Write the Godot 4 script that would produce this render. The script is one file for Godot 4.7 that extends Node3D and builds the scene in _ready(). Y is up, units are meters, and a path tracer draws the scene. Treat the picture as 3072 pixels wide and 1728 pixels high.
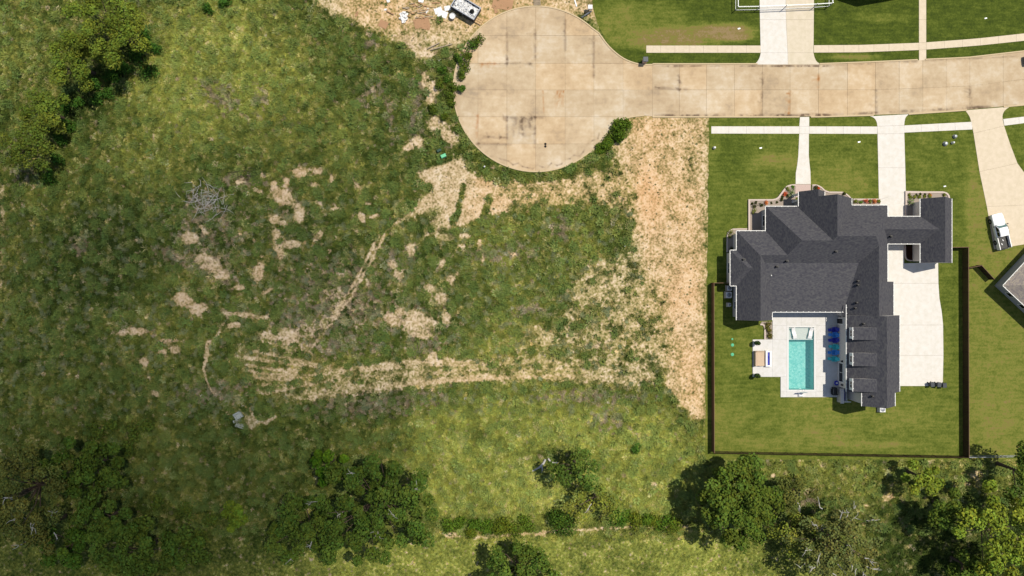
extends Node3D
# Straight-down view of a vacant lot, a cul-de-sac and a house with a pool, from 122 m up.
# Photograph pixels (3072 x 1728) become metres on the ground at 18 px per metre; a thing at height h is drawn in towards the nadir by h / 122.

const ALT := 122.0
const PPM := 18.0
const SUN_X := 0.38      # how far a shadow falls per metre of height, to the left
const SUN_Z := 0.29       # and towards the bottom of the picture
const GAIN := 1.5         # how much brighter than its base colour a sunlit surface shows

var rng := RandomNumberGenerator.new()
var names := {}
var M := {}
var grain_tex: ImageTexture
var ground_bytes: PackedByteArray
var ground_sand: PackedByteArray
const GW := 1600
const GH := 900

# ---------------------------------------------------------------- positions
func P(px: float, py: float, h := 0.0) -> Vector3:
	var k := (1.0 - h / ALT) / PPM
	return Vector3((px - 1536.0) * k, h, (py - 864.0) * k)

func gx(px: float) -> float:
	return (px - 1536.0) / PPM

func gz(py: float) -> float:
	return (py - 864.0) / PPM

func z1(x: float, y: float) -> Vector2:   # reading frames used when measuring the photograph
	return Vector2(2080.0 + x / 2.927, 500.0 + y / 2.927)

func z2(x: float, y: float) -> Vector2:
	return Vector2(2080.0 + x / 2.927, 900.0 + y / 2.927)

func z3(x: float, y: float) -> Vector2:
	return Vector2(1900.0 + x / 2.195, y / 2.195)

func z4(x: float, y: float) -> Vector2:
	return Vector2(1000.0 + x / 2.574, y / 2.574)

func z5(x: float, y: float) -> Vector2:
	return Vector2(x / 2.341, 500.0 + y / 2.341)

func z8(x: float, y: float) -> Vector2:
	return Vector2(1000.0 + x / 2.341, 1109.0 + y / 2.341)

func z9(x: float, y: float) -> Vector2:
	return Vector2(1000.0 + x / 2.23, 450.0 + y / 2.23)

func lin(r: float, g: float, b: float) -> Color:    # colour seen in sun (0..255) -> linear base colour
	var c := Color(r / 255.0, g / 255.0, b / 255.0).srgb_to_linear()
	return Color(c.r / GAIN, c.g / GAIN, c.b / GAIN)

func alb(r: float, g: float, b: float) -> Color:
	return lin(r, g, b).linear_to_srgb()

# ---------------------------------------------------------------- mesh building
class MB:
	var v := PackedVector3Array()
	var n := PackedVector3Array()
	var u := PackedVector2Array()
	var c := PackedColorArray()
	var use_c := false
	var frame := Rect2()          # if set, uv = position in this rectangle of the ground (metres)
	var col := Color.WHITE

	func uv_of(p: Vector3, nn: Vector3) -> Vector2:
		if frame.size.x > 0.0:
			return Vector2((p.x - frame.position.x) / frame.size.x, (p.z - frame.position.y) / frame.size.y)
		if absf(nn.y) > 0.97:
			return Vector2(p.x, p.z)
		var a := Vector3.UP.cross(nn).normalized()
		var b := nn.cross(a)
		return Vector2(p.dot(a), p.dot(b))

	func face(pts: Array, hint: Vector3) -> void:
		var nn := Vector3.ZERO
		for i in range(1, pts.size() - 1):
			nn += (pts[i] - pts[0]).cross(pts[i + 1] - pts[0])
		if nn.length() < 1e-10:
			return
		nn = nn.normalized()
		var flip := nn.dot(hint) < 0.0
		if flip:
			nn = -nn
		for i in range(1, pts.size() - 1):
			var t: Array = [pts[0], pts[i], pts[i + 1]] if flip else [pts[0], pts[i + 1], pts[i]]
			for p in t:
				v.append(p); n.append(nn); u.append(uv_of(p, nn))
				if use_c: c.append(col)

	func tri_n(a: Vector3, b: Vector3, d: Vector3, na: Vector3, nb: Vector3, nd: Vector3) -> void:
		var s := (b - a).cross(d - a).dot(na + nb + nd)
		var ps := [a, b, d] if s < 0.0 else [a, d, b]
		var ns := [na, nb, nd] if s < 0.0 else [na, nd, nb]
		for i in 3:
			v.append(ps[i]); n.append(ns[i]); u.append(uv_of(ps[i], ns[i]))
			if use_c: c.append(col)

	func box(ctr: Vector3, size: Vector3, basis := Basis.IDENTITY) -> void:
		var h := size * 0.5
		for ax in 3:
			for s in [-1.0, 1.0]:
				var e := Vector3.ZERO
				e[ax] = s * h[ax]
				var a := Vector3.ZERO
				a[(ax + 1) % 3] = h[(ax + 1) % 3]
				var b := Vector3.ZERO
				b[(ax + 2) % 3] = h[(ax + 2) % 3]
				face([ctr + basis * (e - a - b), ctr + basis * (e + a - b), ctr + basis * (e + a + b), ctr + basis * (e - a + b)], basis * e)

	# a box with a chamfer round its upper edges
	func cbox(ctr: Vector3, size: Vector3, ch: float, basis := Basis.IDENTITY) -> void:
		var h := size * 0.5
		var lo := []
		var mid := []
		var top := []
		for q in [Vector2(-1, -1), Vector2(1, -1), Vector2(1, 1), Vector2(-1, 1)]:
			lo.append(ctr + basis * Vector3(q.x * h.x, -h.y, q.y * h.z))
			mid.append(ctr + basis * Vector3(q.x * h.x, h.y - ch, q.y * h.z))
			top.append(ctr + basis * Vector3(q.x * (h.x - ch), h.y, q.y * (h.z - ch)))
		face(top, basis * Vector3.UP)
		face(lo, basis * Vector3.DOWN)
		for i in 4:
			var j := (i + 1) % 4
			var out: Vector3 = (lo[i] + lo[j]) * 0.5 - ctr
			face([lo[i], lo[j], mid[j], mid[i]], out)
			face([mid[i], mid[j], top[j], top[i]], out + Vector3.UP)

	func prism(poly: PackedVector2Array, y0: float, y1: float, bottom := false) -> void:
		var t := Geometry2D.triangulate_polygon(poly)
		for i in range(0, t.size(), 3):
			var q := [poly[t[i]], poly[t[i + 1]], poly[t[i + 2]]]
			face([Vector3(q[0].x, y1, q[0].y), Vector3(q[1].x, y1, q[1].y), Vector3(q[2].x, y1, q[2].y)], Vector3.UP)
			if bottom:
				face([Vector3(q[0].x, y0, q[0].y), Vector3(q[1].x, y0, q[1].y), Vector3(q[2].x, y0, q[2].y)], Vector3.DOWN)
		if y0 == y1:
			return
		var area := 0.0
		for i in poly.size(): area += poly[i].cross(poly[(i + 1) % poly.size()])
		for i in poly.size():
			var a := poly[i]
			var b := poly[(i + 1) % poly.size()]
			var d := b - a
			var out := Vector3(d.y, 0, -d.x) * signf(area)
			face([Vector3(a.x, y0, a.y), Vector3(b.x, y0, b.y), Vector3(b.x, y1, b.y), Vector3(a.x, y1, a.y)], out)

	func tube(pts: Array, radii: Array, sides := 6) -> void:
		var rings := []
		var dirs := []
		for i in pts.size():
			var d: Vector3 = (pts[mini(i + 1, pts.size() - 1)] - pts[maxi(i - 1, 0)]).normalized()
			var a := d.cross(Vector3(0.31, 0.2, 0.93)).normalized()
			var b := d.cross(a)
			var ring := []
			var nr := []
			for k in sides:
				var w := TAU * k / sides
				var o := a * cos(w) + b * sin(w)
				ring.append(pts[i] + o * radii[i]); nr.append(o)
			rings.append(ring); dirs.append(nr)
		for i in pts.size() - 1:
			for k in sides:
				var l := (k + 1) % sides
				tri_n(rings[i][k], rings[i][l], rings[i + 1][l], dirs[i][k], dirs[i][l], dirs[i + 1][l])
				tri_n(rings[i][k], rings[i + 1][l], rings[i + 1][k], dirs[i][k], dirs[i + 1][l], dirs[i + 1][k])
		face(rings[0], pts[0] - pts[1])
		face(rings[-1], pts[-1] - pts[-2])

	func lathe(base: Vector3, prof: Array, sides := 16) -> void:      # prof: Vector2(radius, height)
		for i in prof.size() - 1:
			var p: Vector2 = prof[i]
			var q: Vector2 = prof[i + 1]
			var t := q - p
			for k in sides:
				var w0 := TAU * k / sides
				var w1 := TAU * (k + 1) / sides
				var d0 := Vector3(cos(w0), 0, sin(w0))
				var d1 := Vector3(cos(w1), 0, sin(w1))
				var n0 := (d0 * t.y - Vector3.UP * t.x).normalized()
				var n1 := (d1 * t.y - Vector3.UP * t.x).normalized()
				var a := base + d0 * p.x + Vector3.UP * p.y
				var b := base + d1 * p.x + Vector3.UP * p.y
				var e := base + d1 * q.x + Vector3.UP * q.y
				var f := base + d0 * q.x + Vector3.UP * q.y
				if p.x > 1e-5: tri_n(a, b, e, n0, n1, n1)
				if q.x > 1e-5: tri_n(a, e, f, n0, n1, n0)

	# a strip of masonry along a line (metres, plan), w wide, centred
	func wallstrip(line: Array, w: float, y0: float, y1: float) -> void:
		var L := []
		var R := []
		for i in line.size():
			var d: Vector2 = (line[mini(i + 1, line.size() - 1)] - line[maxi(i - 1, 0)]).normalized()
			var o := Vector2(-d.y, d.x)
			var k := 1.0
			if i > 0 and i < line.size() - 1:
				var e: Vector2 = (line[i] - line[i - 1]).normalized()
				k = 1.0 / maxf(0.5, Vector2(-e.y, e.x).dot(o))
			L.append(line[i] + o * w * 0.5 * k); R.append(line[i] - o * w * 0.5 * k)
		for i in line.size() - 1:
			var l0 := Vector3(L[i].x, 0, L[i].y)
			var l1 := Vector3(L[i + 1].x, 0, L[i + 1].y)
			var r0 := Vector3(R[i].x, 0, R[i].y)
			var r1 := Vector3(R[i + 1].x, 0, R[i + 1].y)
			var t := Vector3.UP * y1
			var b := Vector3.UP * y0
			face([l0 + t, l1 + t, r1 + t, r0 + t], Vector3.UP)
			face([l0 + b, l1 + b, l1 + t, l0 + t], l0 - r0)
			face([r0 + b, r1 + b, r1 + t, r0 + t], r0 - l0)
			if i == 0: face([l0 + b, r0 + b, r0 + t, l0 + t], l0 - l1)
			if i == line.size() - 2: face([l1 + b, r1 + b, r1 + t, l1 + t], l1 - l0)

	func mesh(mat: Material) -> ArrayMesh:
		var a := []
		a.resize(Mesh.ARRAY_MAX)
		a[Mesh.ARRAY_VERTEX] = v
		a[Mesh.ARRAY_NORMAL] = n
		a[Mesh.ARRAY_TEX_UV] = u
		if use_c: a[Mesh.ARRAY_COLOR] = c
		var m := ArrayMesh.new()
		m.add_surface_from_arrays(Mesh.PRIMITIVE_TRIANGLES, a)
		m.surface_set_material(0, mat)
		return m

func numbered(s: String) -> String:
	if not names.has(s):
		names[s] = 0
		return s
	names[s] += 1
	return "%s_%03d" % [s, names[s]]

func thing(called: String, label: String, category: String, at := Vector3.ZERO, group := "", turn := 0.0) -> Node3D:
	var o := Node3D.new()
	o.name = numbered(called)
	add_child(o)
	o.position = at
	o.rotation.y = turn
	o.set_meta("label", label)
	o.set_meta("category", category)
	if group != "": o.set_meta("group", group)
	return o

func part(parent: Node3D, called: String, mb: MB, mat: Material, kind := "") -> MeshInstance3D:
	var o := MeshInstance3D.new()
	o.name = called
	o.mesh = mb.mesh(mat)
	parent.add_child(o, true)
	if kind != "": o.set_meta("kind", kind)
	return o

func setting(called: String, mb: MB, mat: Material, label := "") -> MeshInstance3D:
	var o := MeshInstance3D.new()
	o.name = numbered(called)
	o.mesh = mb.mesh(mat)
	add_child(o)
	o.set_meta("kind", "structure")
	if label != "": o.set_meta("label", label)
	return o

func setting_root(called: String, label := "") -> Node3D:
	var o := Node3D.new()
	o.name = numbered(called)
	add_child(o)
	o.set_meta("kind", "structure")
	if label != "": o.set_meta("label", label)
	return o

func plan(pts: Array) -> PackedVector2Array:       # pixels -> metres in plan
	var r := PackedVector2Array()
	for p in pts: r.append(Vector2(gx(p.x), gz(p.y)))
	return r

func rect_px(x0: float, y0: float, x1: float, y1: float) -> Array:
	return [Vector2(x0, y0), Vector2(x1, y0), Vector2(x1, y1), Vector2(x0, y1)]

func smooth_line(pts: Array, per := 6) -> Array:
	var c := Curve2D.new()
	for i in pts.size():
		var t: Vector2 = (pts[mini(i + 1, pts.size() - 1)] - pts[maxi(i - 1, 0)]) / 6.0
		c.add_point(pts[i], -t, t)
	var r := []
	for i in pts.size() - 1:
		for k in per: r.append(c.sample(i, float(k) / per))
	r.append(pts[-1])
	return r

# ---------------------------------------------------------------- materials
func std(color: Color, rough := 0.9, grain := 1.2, metal := 0.0) -> StandardMaterial3D:
	var m := StandardMaterial3D.new()
	m.albedo_color = color
	m.roughness = rough
	if rough > 0.8: m.metallic_specular = 0.2
	m.metallic = metal
	if grain > 0.0:
		m.albedo_texture = grain_tex
		m.uv1_scale = Vector3.ONE / grain
	return m

func noise_image(w: int, h: int, freq: float, seed_: int, octaves := 4, kind := FastNoiseLite.TYPE_SIMPLEX_SMOOTH, sx := 1.0) -> PackedByteArray:
	var f := FastNoiseLite.new()
	f.seed = seed_
	f.noise_type = kind
	f.frequency = freq
	f.fractal_octaves = octaves
	var im := f.get_image(int(w / sx), h, false, false, true)
	im.convert(Image.FORMAT_L8)
	if sx != 1.0: im.resize(w, h, Image.INTERPOLATE_CUBIC)
	return im.get_data()

func make_grain() -> void:
	var a := noise_image(256, 256, 0.05, 11, 4)
	var b := noise_image(256, 256, 0.45, 12, 1)
	var d := PackedByteArray()
	d.resize(256 * 256)
	for i in d.size():
		d[i] = clampi(242 + int((a[i] - 128) * 0.14 + (b[i] - 128) * 0.12), 0, 255)
	var im := Image.create_from_data(256, 256, false, Image.FORMAT_L8, d)
	im.convert(Image.FORMAT_RGB8)
	grain_tex = ImageTexture.create_from_image(im)

func shingle_material(base: Color, warm: float, seed_: int) -> StandardMaterial3D:
	# asphalt shingles: tabs of 0.33 x 0.14 m, every tab its own tone, with granules; drawn 4.2 m wide
	var w := 512
	var h := 512
	var d := PackedByteArray()
	d.resize(w * h * 3)
	var r := RandomNumberGenerator.new()
	r.seed = seed_
	var tone := []
	for i in 32 * 14: tone.append(r.randf_range(0.76, 1.2))
	var gr := noise_image(w, h, 0.35, seed_ + 3, 2)
	var bl := noise_image(w, h, 0.012, seed_ + 5, 3)
	for y in h:
		var row := y / 16
		var ey := y % 16
		for x in w:
			var cx := ((x + (row % 2) * 18 + (row % 3) * 7) % w) / 37
			var t: float = tone[(row % 32) * 14 + cx]
			t *= 0.78 + gr[y * w + x] / 255.0 * 0.44
			t *= 0.88 + bl[y * w + x] / 255.0 * 0.24
			if ey < 2: t *= 0.72
			var o := (y * w + x) * 3
			var c := Color(base.r * t, base.g * t, base.b * t * (1.0 - warm * (t - 1.0))).linear_to_srgb()
			d[o] = clampi(int(c.r * 255), 0, 255)
			d[o + 1] = clampi(int(c.g * 255), 0, 255)
			d[o + 2] = clampi(int(c.b * 255), 0, 255)
	var m := StandardMaterial3D.new()
	m.albedo_texture = ImageTexture.create_from_image(Image.create_from_data(w, h, false, Image.FORMAT_RGB8, d))
	m.uv1_scale = Vector3.ONE / 4.4
	m.roughness = 0.95
	m.metallic_specular = 0.05
	return m

func concrete_texture() -> ImageTexture:
	# broom-finished concrete: cloudy tone, fine grain, faint tyre scuffs and oil spots
	var w := 512
	var a := noise_image(w, w, 0.012, 61, 5)
	var b := noise_image(w, w, 0.6, 62, 1, FastNoiseLite.TYPE_VALUE)
	var c := noise_image(w, w, 0.05, 63, 3, FastNoiseLite.TYPE_SIMPLEX_SMOOTH, 0.25)
	var d := PackedByteArray()
	d.resize(w * w * 3)
	var r := RandomNumberGenerator.new()
	r.seed = 64
	var sp := PackedFloat32Array()
	sp.resize(w * w)
	for k in 26:
		var p := Vector2(r.randf() * w, r.randf() * w)
		var R := r.randf_range(2, 9)
		for y in range(maxi(0, int(p.y - R)), mini(w, int(p.y + R))):
			for x in range(maxi(0, int(p.x - R)), mini(w, int(p.x + R))):
				sp[y * w + x] += smoothstep(R, 0.0, Vector2(x, y).distance_to(p)) * r.randf_range(0.03, 0.09)
	for i in w * w:
		var t := 0.96 + (a[i] - 128) / 128.0 * 0.03 + (b[i] - 128) / 128.0 * 0.025 + (c[i] - 128) / 128.0 * 0.015 - sp[i]
		d[i * 3] = clampi(int(t * 255), 0, 255)
		d[i * 3 + 1] = clampi(int((t - 0.004) * 255), 0, 255)
		d[i * 3 + 2] = clampi(int((t - 0.012 + (a[i] - 128) / 128.0 * 0.012) * 255), 0, 255)
	return ImageTexture.create_from_image(Image.create_from_data(w, w, false, Image.FORMAT_RGB8, d))

func materials() -> void:
	make_grain()
	M.roof = shingle_material(Color(0.074, 0.074, 0.083), 0.3, 21)
	M.roof2 = shingle_material(Color(0.28, 0.245, 0.215), 0.5, 31)
	M.trim = std(Color(0.86, 0.86, 0.85), 0.5, 0.0)
	M.wall = std(Color(0.8, 0.78, 0.76), 0.85, 0.9)
	M.wall_grey = std(Color(0.66, 0.66, 0.66), 0.85, 0.9)
	M.brick_pale = std(Color(0.74, 0.66, 0.62), 0.9, 0.4)
	M.glass = std(Color(0.05, 0.06, 0.07), 0.08, 0.0)
	M.door = std(Color(0.09, 0.08, 0.08), 0.5, 0.0)
	M.black = std(Color(0.05, 0.05, 0.055), 0.55, 0.0)
	M.steel = std(Color(0.55, 0.56, 0.58), 0.35, 0.0, 0.7)
	M.rail_grey = std(Color(0.62, 0.64, 0.66), 0.4, 0.0, 0.2)
	var conc := concrete_texture()
	for s in [["slab", alb(252, 248, 242)], ["slab_b", alb(242, 230, 208)], ["walk", alb(245, 230, 206)], ["deck", alb(243, 242, 241)]]:
		M[s[0]] = std(s[1], 0.9, 7.0)
		M[s[0]].albedo_texture = conc
	M.joint = std(alb(138, 114, 86), 1.0, 0.7)
	M.coping = std(alb(250, 249, 247), 0.7, 1.0)
	M.paver = std(alb(228, 204, 196), 0.9, 0.5)
	M.edging = std(alb(236, 218, 208), 0.9, 0.5)
	M.kerb = std(alb(232, 210, 172), 0.9, 1.7)
	M.wood = std(Color(0.43, 0.31, 0.24), 0.9, 0.6)
	M.wood_dark = std(Color(0.25, 0.19, 0.155), 0.9, 0.6)
	M.wood_cap = std(Color(0.47, 0.38, 0.31), 0.9, 0.6)
	M.lumber = std(Color(0.76, 0.64, 0.48), 0.9, 0.5)
	M.lumber_grey = std(Color(0.64, 0.58, 0.5), 0.9, 0.5)
	M.white = std(Color(0.88, 0.88, 0.88), 0.6, 0.7)
	M.cardboard = std(Color(0.66, 0.52, 0.4), 0.95, 0.7)
	M.rubber = std(Color(0.12, 0.12, 0.12), 0.85, 0.0)
	M.gravel = std(alb(186, 172, 160), 1.0, 0.35)

# ---------------------------------------------------------------- what covers the ground: sand, grass, dead stalks
const CW := 800
const CH := 450
var ctl: Array = []          # four planes: 0 sand, 1 grass tone, 2 dead stalks, 3 orange of the sand

func cset(chan: int, x0: int, x1: int, y0: int, y1: int, fn: Callable, val: float) -> void:
	var a: PackedFloat32Array = ctl[chan]
	for y in range(clampi(y0, 0, CH), clampi(y1 + 1, 0, CH)):
		for x in range(clampi(x0, 0, CW), clampi(x1 + 1, 0, CW)):
			var k: float = fn.call(Vector2(x * 4.0 - 62.0, y * 4.0 - 34.0))
			if k > 0.0:
				a[y * CW + x] = lerpf(a[y * CW + x], val, minf(k, 1.0))
	ctl[chan] = a

func ell(chan: int, c: Vector2, rx: float, ry: float, deg: float, val: float, soft := 0.5, keep := 1.0) -> void:
	var ca := cos(deg_to_rad(deg))
	var sa := sin(deg_to_rad(deg))
	var R := maxf(rx, ry)
	var fn := func(p: Vector2) -> float:
		var d := p - c
		var q := Vector2((d.x * ca + d.y * sa) / rx, (-d.x * sa + d.y * ca) / ry).length()
		return smoothstep(1.0, 1.0 - soft, q) * keep
	cset(chan, int((c.x - R + 62) / 4), int((c.x + R + 62) / 4) + 1, int((c.y - R + 34) / 4), int((c.y + R + 34) / 4) + 1, fn, val)

func halo(c: Vector2, rx: float, ry: float, deg: float, val: float) -> void:
	ell(0, c, rx * 1.9, ry * 1.9, deg, 0.42, 0.9, 0.75)
	ell(2, c, rx * 2.1, ry * 2.1, deg, 0.46, 0.9, 0.8)
	ell(0, c, rx * 1.1, ry * 1.1, deg, val, 0.6)

func stroke(chan: int, pts: Array, w: float, val: float, keep := 1.0) -> void:
	for i in pts.size() - 1:
		var a: Vector2 = pts[i]
		var b: Vector2 = pts[i + 1]
		var fn := func(p: Vector2) -> float:
			return smoothstep(w, w * 0.35, p.distance_to(Geometry2D.get_closest_point_to_segment(p, a, b))) * keep
		cset(chan, int((minf(a.x, b.x) - w + 62) / 4), int((maxf(a.x, b.x) + w + 62) / 4) + 1, int((minf(a.y, b.y) - w + 34) / 4), int((maxf(a.y, b.y) + w + 34) / 4) + 1, fn, val)

func area(chan: int, pts: Array, val: float, soft := 16.0, keep := 1.0) -> void:
	var pp := PackedVector2Array(pts)
	var lo: Vector2 = pts[0]
	var hi: Vector2 = pts[0]
	for p in pts:
		lo = lo.min(p); hi = hi.max(p)
	var fn := func(p: Vector2) -> float:
		var d := 1e9
		for i in pp.size():
			d = minf(d, p.distance_to(Geometry2D.get_closest_point_to_segment(p, pp[i], pp[(i + 1) % pp.size()])))
		if not Geometry2D.is_point_in_polygon(p, pp): d = -d
		return smoothstep(-soft, soft, d) * keep
	cset(chan, int((lo.x - soft + 62) / 4), int((hi.x + soft + 62) / 4) + 1, int((lo.y - soft + 34) / 4), int((hi.y + soft + 34) / 4) + 1, fn, val)

func rough_map() -> void:
	for k in 4:
		var a := PackedFloat32Array()
		a.resize(CW * CH)
		a.fill([0.09, 0.45, 0.2, 0.1][k])
		ctl.append(a)
	# --- tone of the grass (0 deep green .. 1 yellow green)
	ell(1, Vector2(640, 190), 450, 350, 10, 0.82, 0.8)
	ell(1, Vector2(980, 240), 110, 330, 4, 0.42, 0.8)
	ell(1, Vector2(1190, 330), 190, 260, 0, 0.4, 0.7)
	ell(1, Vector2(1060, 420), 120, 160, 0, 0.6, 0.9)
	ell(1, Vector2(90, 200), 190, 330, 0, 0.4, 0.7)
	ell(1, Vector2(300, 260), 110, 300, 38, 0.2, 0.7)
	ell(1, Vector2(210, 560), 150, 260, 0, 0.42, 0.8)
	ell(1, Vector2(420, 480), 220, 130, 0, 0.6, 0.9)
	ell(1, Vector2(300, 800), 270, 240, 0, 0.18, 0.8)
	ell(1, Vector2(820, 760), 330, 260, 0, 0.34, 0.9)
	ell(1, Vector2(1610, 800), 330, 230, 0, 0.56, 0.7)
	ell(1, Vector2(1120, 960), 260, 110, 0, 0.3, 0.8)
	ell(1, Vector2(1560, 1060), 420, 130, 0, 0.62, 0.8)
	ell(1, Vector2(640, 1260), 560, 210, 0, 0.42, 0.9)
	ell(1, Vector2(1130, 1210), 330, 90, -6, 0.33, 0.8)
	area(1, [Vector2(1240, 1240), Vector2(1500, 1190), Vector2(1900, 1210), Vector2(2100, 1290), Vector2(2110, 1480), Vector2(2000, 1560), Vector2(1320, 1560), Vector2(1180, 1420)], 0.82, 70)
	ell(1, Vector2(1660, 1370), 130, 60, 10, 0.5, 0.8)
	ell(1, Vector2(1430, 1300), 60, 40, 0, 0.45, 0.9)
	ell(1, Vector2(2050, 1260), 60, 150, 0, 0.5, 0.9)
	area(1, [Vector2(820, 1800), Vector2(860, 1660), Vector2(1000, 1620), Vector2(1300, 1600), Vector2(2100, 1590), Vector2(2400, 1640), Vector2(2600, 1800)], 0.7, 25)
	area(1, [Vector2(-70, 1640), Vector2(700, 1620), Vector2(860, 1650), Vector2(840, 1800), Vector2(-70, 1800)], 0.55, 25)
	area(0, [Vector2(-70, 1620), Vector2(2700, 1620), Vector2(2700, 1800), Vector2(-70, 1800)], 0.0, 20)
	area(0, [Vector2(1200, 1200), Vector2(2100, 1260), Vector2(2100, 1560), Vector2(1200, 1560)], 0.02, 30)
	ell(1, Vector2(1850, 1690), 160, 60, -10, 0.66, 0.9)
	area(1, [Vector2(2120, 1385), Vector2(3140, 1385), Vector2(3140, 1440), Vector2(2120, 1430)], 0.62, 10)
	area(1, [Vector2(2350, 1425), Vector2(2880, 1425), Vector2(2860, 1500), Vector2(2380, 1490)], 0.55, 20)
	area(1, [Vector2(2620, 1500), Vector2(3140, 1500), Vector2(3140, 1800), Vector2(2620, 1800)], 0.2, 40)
	# --- sand: the large bare ground
	area(0, [Vector2(1180, -40), Vector2(1850, -40), Vector2(1830, 70), Vector2(1600, 30), Vector2(1440, 90), Vector2(1380, 150), Vector2(1290, 150), Vector2(1160, 110), Vector2(960, 30), Vector2(930, -40)], 0.72, 25)
	area(3, [Vector2(1000, -40), Vector2(1880, -40), Vector2(1830, 70), Vector2(1240, 110), Vector2(1050, 60)], 0.6, 40)
	area(0, [Vector2(1880, 340), Vector2(2128, 340), Vector2(2120, 1280), Vector2(2060, 1240), Vector2(2000, 1130), Vector2(1930, 960), Vector2(1900, 760), Vector2(1890, 560), Vector2(1820, 430)], 0.76, 30)
	area(3, [Vector2(1880, 340), Vector2(2128, 340), Vector2(2120, 1280), Vector2(2000, 1130), Vector2(1900, 700)], 0.72, 50)
	ell(0, Vector2(1950, 600), 50, 140, -8, 0.92, 0.6)
	ell(0, Vector2(2050, 900), 60, 150, 5, 0.95, 0.6)
	ell(0, Vector2(2010, 700), 90, 60, 0, 0.85, 0.7)
	ell(0, Vector2(1960, 400), 50, 60, 0, 0.85, 0.7)
	ell(0, Vector2(2075, 1080), 40, 90, 0, 0.86, 0.7)
	ell(0, Vector2(2080, 480), 45, 110, 0, 0.68, 0.7)
	ell(3, Vector2(1950, 620), 70, 180, 0, 0.95, 0.8)
	ell(3, Vector2(2040, 850), 70, 120, 0, 0.9, 0.8)
	area(0, [Vector2(1460, 545), Vector2(1560, 535), Vector2(1880, 500), Vector2(1900, 640), Vector2(1780, 610), Vector2(1500, 625), Vector2(1400, 600)], 0.62, 25)
	area(3, [Vector2(1400, 520), Vector2(1900, 500), Vector2(1900, 640), Vector2(1400, 640)], 0.5, 40)
	area(0, [Vector2(1385, 470), Vector2(1410, 520), Vector2(1480, 545), Vector2(1475, 580), Vector2(1535, 600), Vector2(1525, 640), Vector2(1450, 650), Vector2(1385, 680), Vector2(1300, 690), Vector2(1285, 640), Vector2(1210, 660), Vector2(1145, 705), Vector2(1215, 640), Vector2(1280, 555), Vector2(1240, 515), Vector2(1330, 490)], 0.86, 10)
	stroke(0, [z9(640, 250), z9(540, 350), z9(430, 430)], 16, 0.12, 0.75)
	stroke(0, [z9(870, 240), z9(840, 400), z9(800, 500)], 12, 0.15, 0.85)
	stroke(0, [z9(1050, 310), z9(1010, 430), z9(990, 520)], 14, 0.12, 0.9)
	ell(0, Vector2(1300, 640), 40, 24, -30, 0.3, 0.8)
	ell(3, Vector2(1450, 540), 40, 30, 0, 0.8, 0.8)
	for e in [[980, 640, 26, 60], [1000, 720, 20, 50], [880, 575, 60, 26], [860, 640, 40, 20], [760, 580, 70, 40], [640, 560, 50, 20], [720, 640, 20, 40], [690, 560, 20, 30]]:
		ell(0, z9(e[0], e[1]), e[2] / 2.23, e[3] / 2.23, 0, 0.8, 0.5)
	# mixed ground right of the middle
	area(0, [Vector2(1760, 780), Vector2(1900, 760), Vector2(1990, 900), Vector2(2030, 1050), Vector2(1960, 1090), Vector2(1700, 1030), Vector2(1690, 900)], 0.55, 40)
	ell(0, Vector2(1620, 1010), 75, 45, 10, 0.62, 0.6)
	ell(0, Vector2(1790, 940), 60, 40, 30, 0.34, 0.8)
	ell(0, Vector2(1760, 985), 55, 35, 30, 0.3, 0.8)
	ell(0, Vector2(1950, 1070), 60, 60, 0, 0.6, 0.9)
	# the two-rut track across the lot and its fan at the left
	area(0, [Vector2(1000, 1108), Vector2(1190, 1078), Vector2(1420, 1072), Vector2(1600, 1074), Vector2(1890, 1075), Vector2(1990, 1095), Vector2(1960, 1150), Vector2(1880, 1162), Vector2(1660, 1146), Vector2(1420, 1146), Vector2(1130, 1180), Vector2(930, 1208), Vector2(880, 1200), Vector2(1000, 1150)], 0.53, 14)
	area(0, [Vector2(1060, 1100), Vector2(1190, 1084), Vector2(1300, 1074), Vector2(1430, 1088), Vector2(1440, 1104), Vector2(1280, 1117), Vector2(1270, 1130), Vector2(1160, 1132), Vector2(1100, 1122)], 0.8, 12)
	area(0, [Vector2(1600, 1084), Vector2(1880, 1092), Vector2(1960, 1130), Vector2(1860, 1140), Vector2(1640, 1120)], 0.66, 20)
	for k in [[0.0, 0.68], [16.0, 0.44], [30.0, 0.64], [42.0, 0.46], [54.0, 0.7]]:
		var rut := []
		for j in 14:
			var x := 980.0 + j * 70.0
			var mid := 1088.0 + 22.0 * pow(maxf(0.0, (1500.0 - x) / 520.0), 1.6)
			rut.append(Vector2(x, mid + k[0] * (0.75 + 0.35 * maxf(0.0, (1400.0 - x) / 420.0)) + sin(j * 1.9 + k[0]) * 2.5))
		stroke(0, rut, 8, k[1], 0.85)
	stroke(0, [Vector2(930, 1192), Vector2(1130, 1160), Vector2(1330, 1143), Vector2(1520, 1132)], 10, 0.8)
	ell(0, Vector2(1300, 1070), 22, 26, 0, 0.85, 0.6)
	area(0, [Vector2(715, 1040), Vector2(850, 1035), Vector2(940, 1066), Vector2(1060, 1106), Vector2(1050, 1165), Vector2(880, 1204), Vector2(730, 1160)], 0.5, 24, 0.9)
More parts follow.
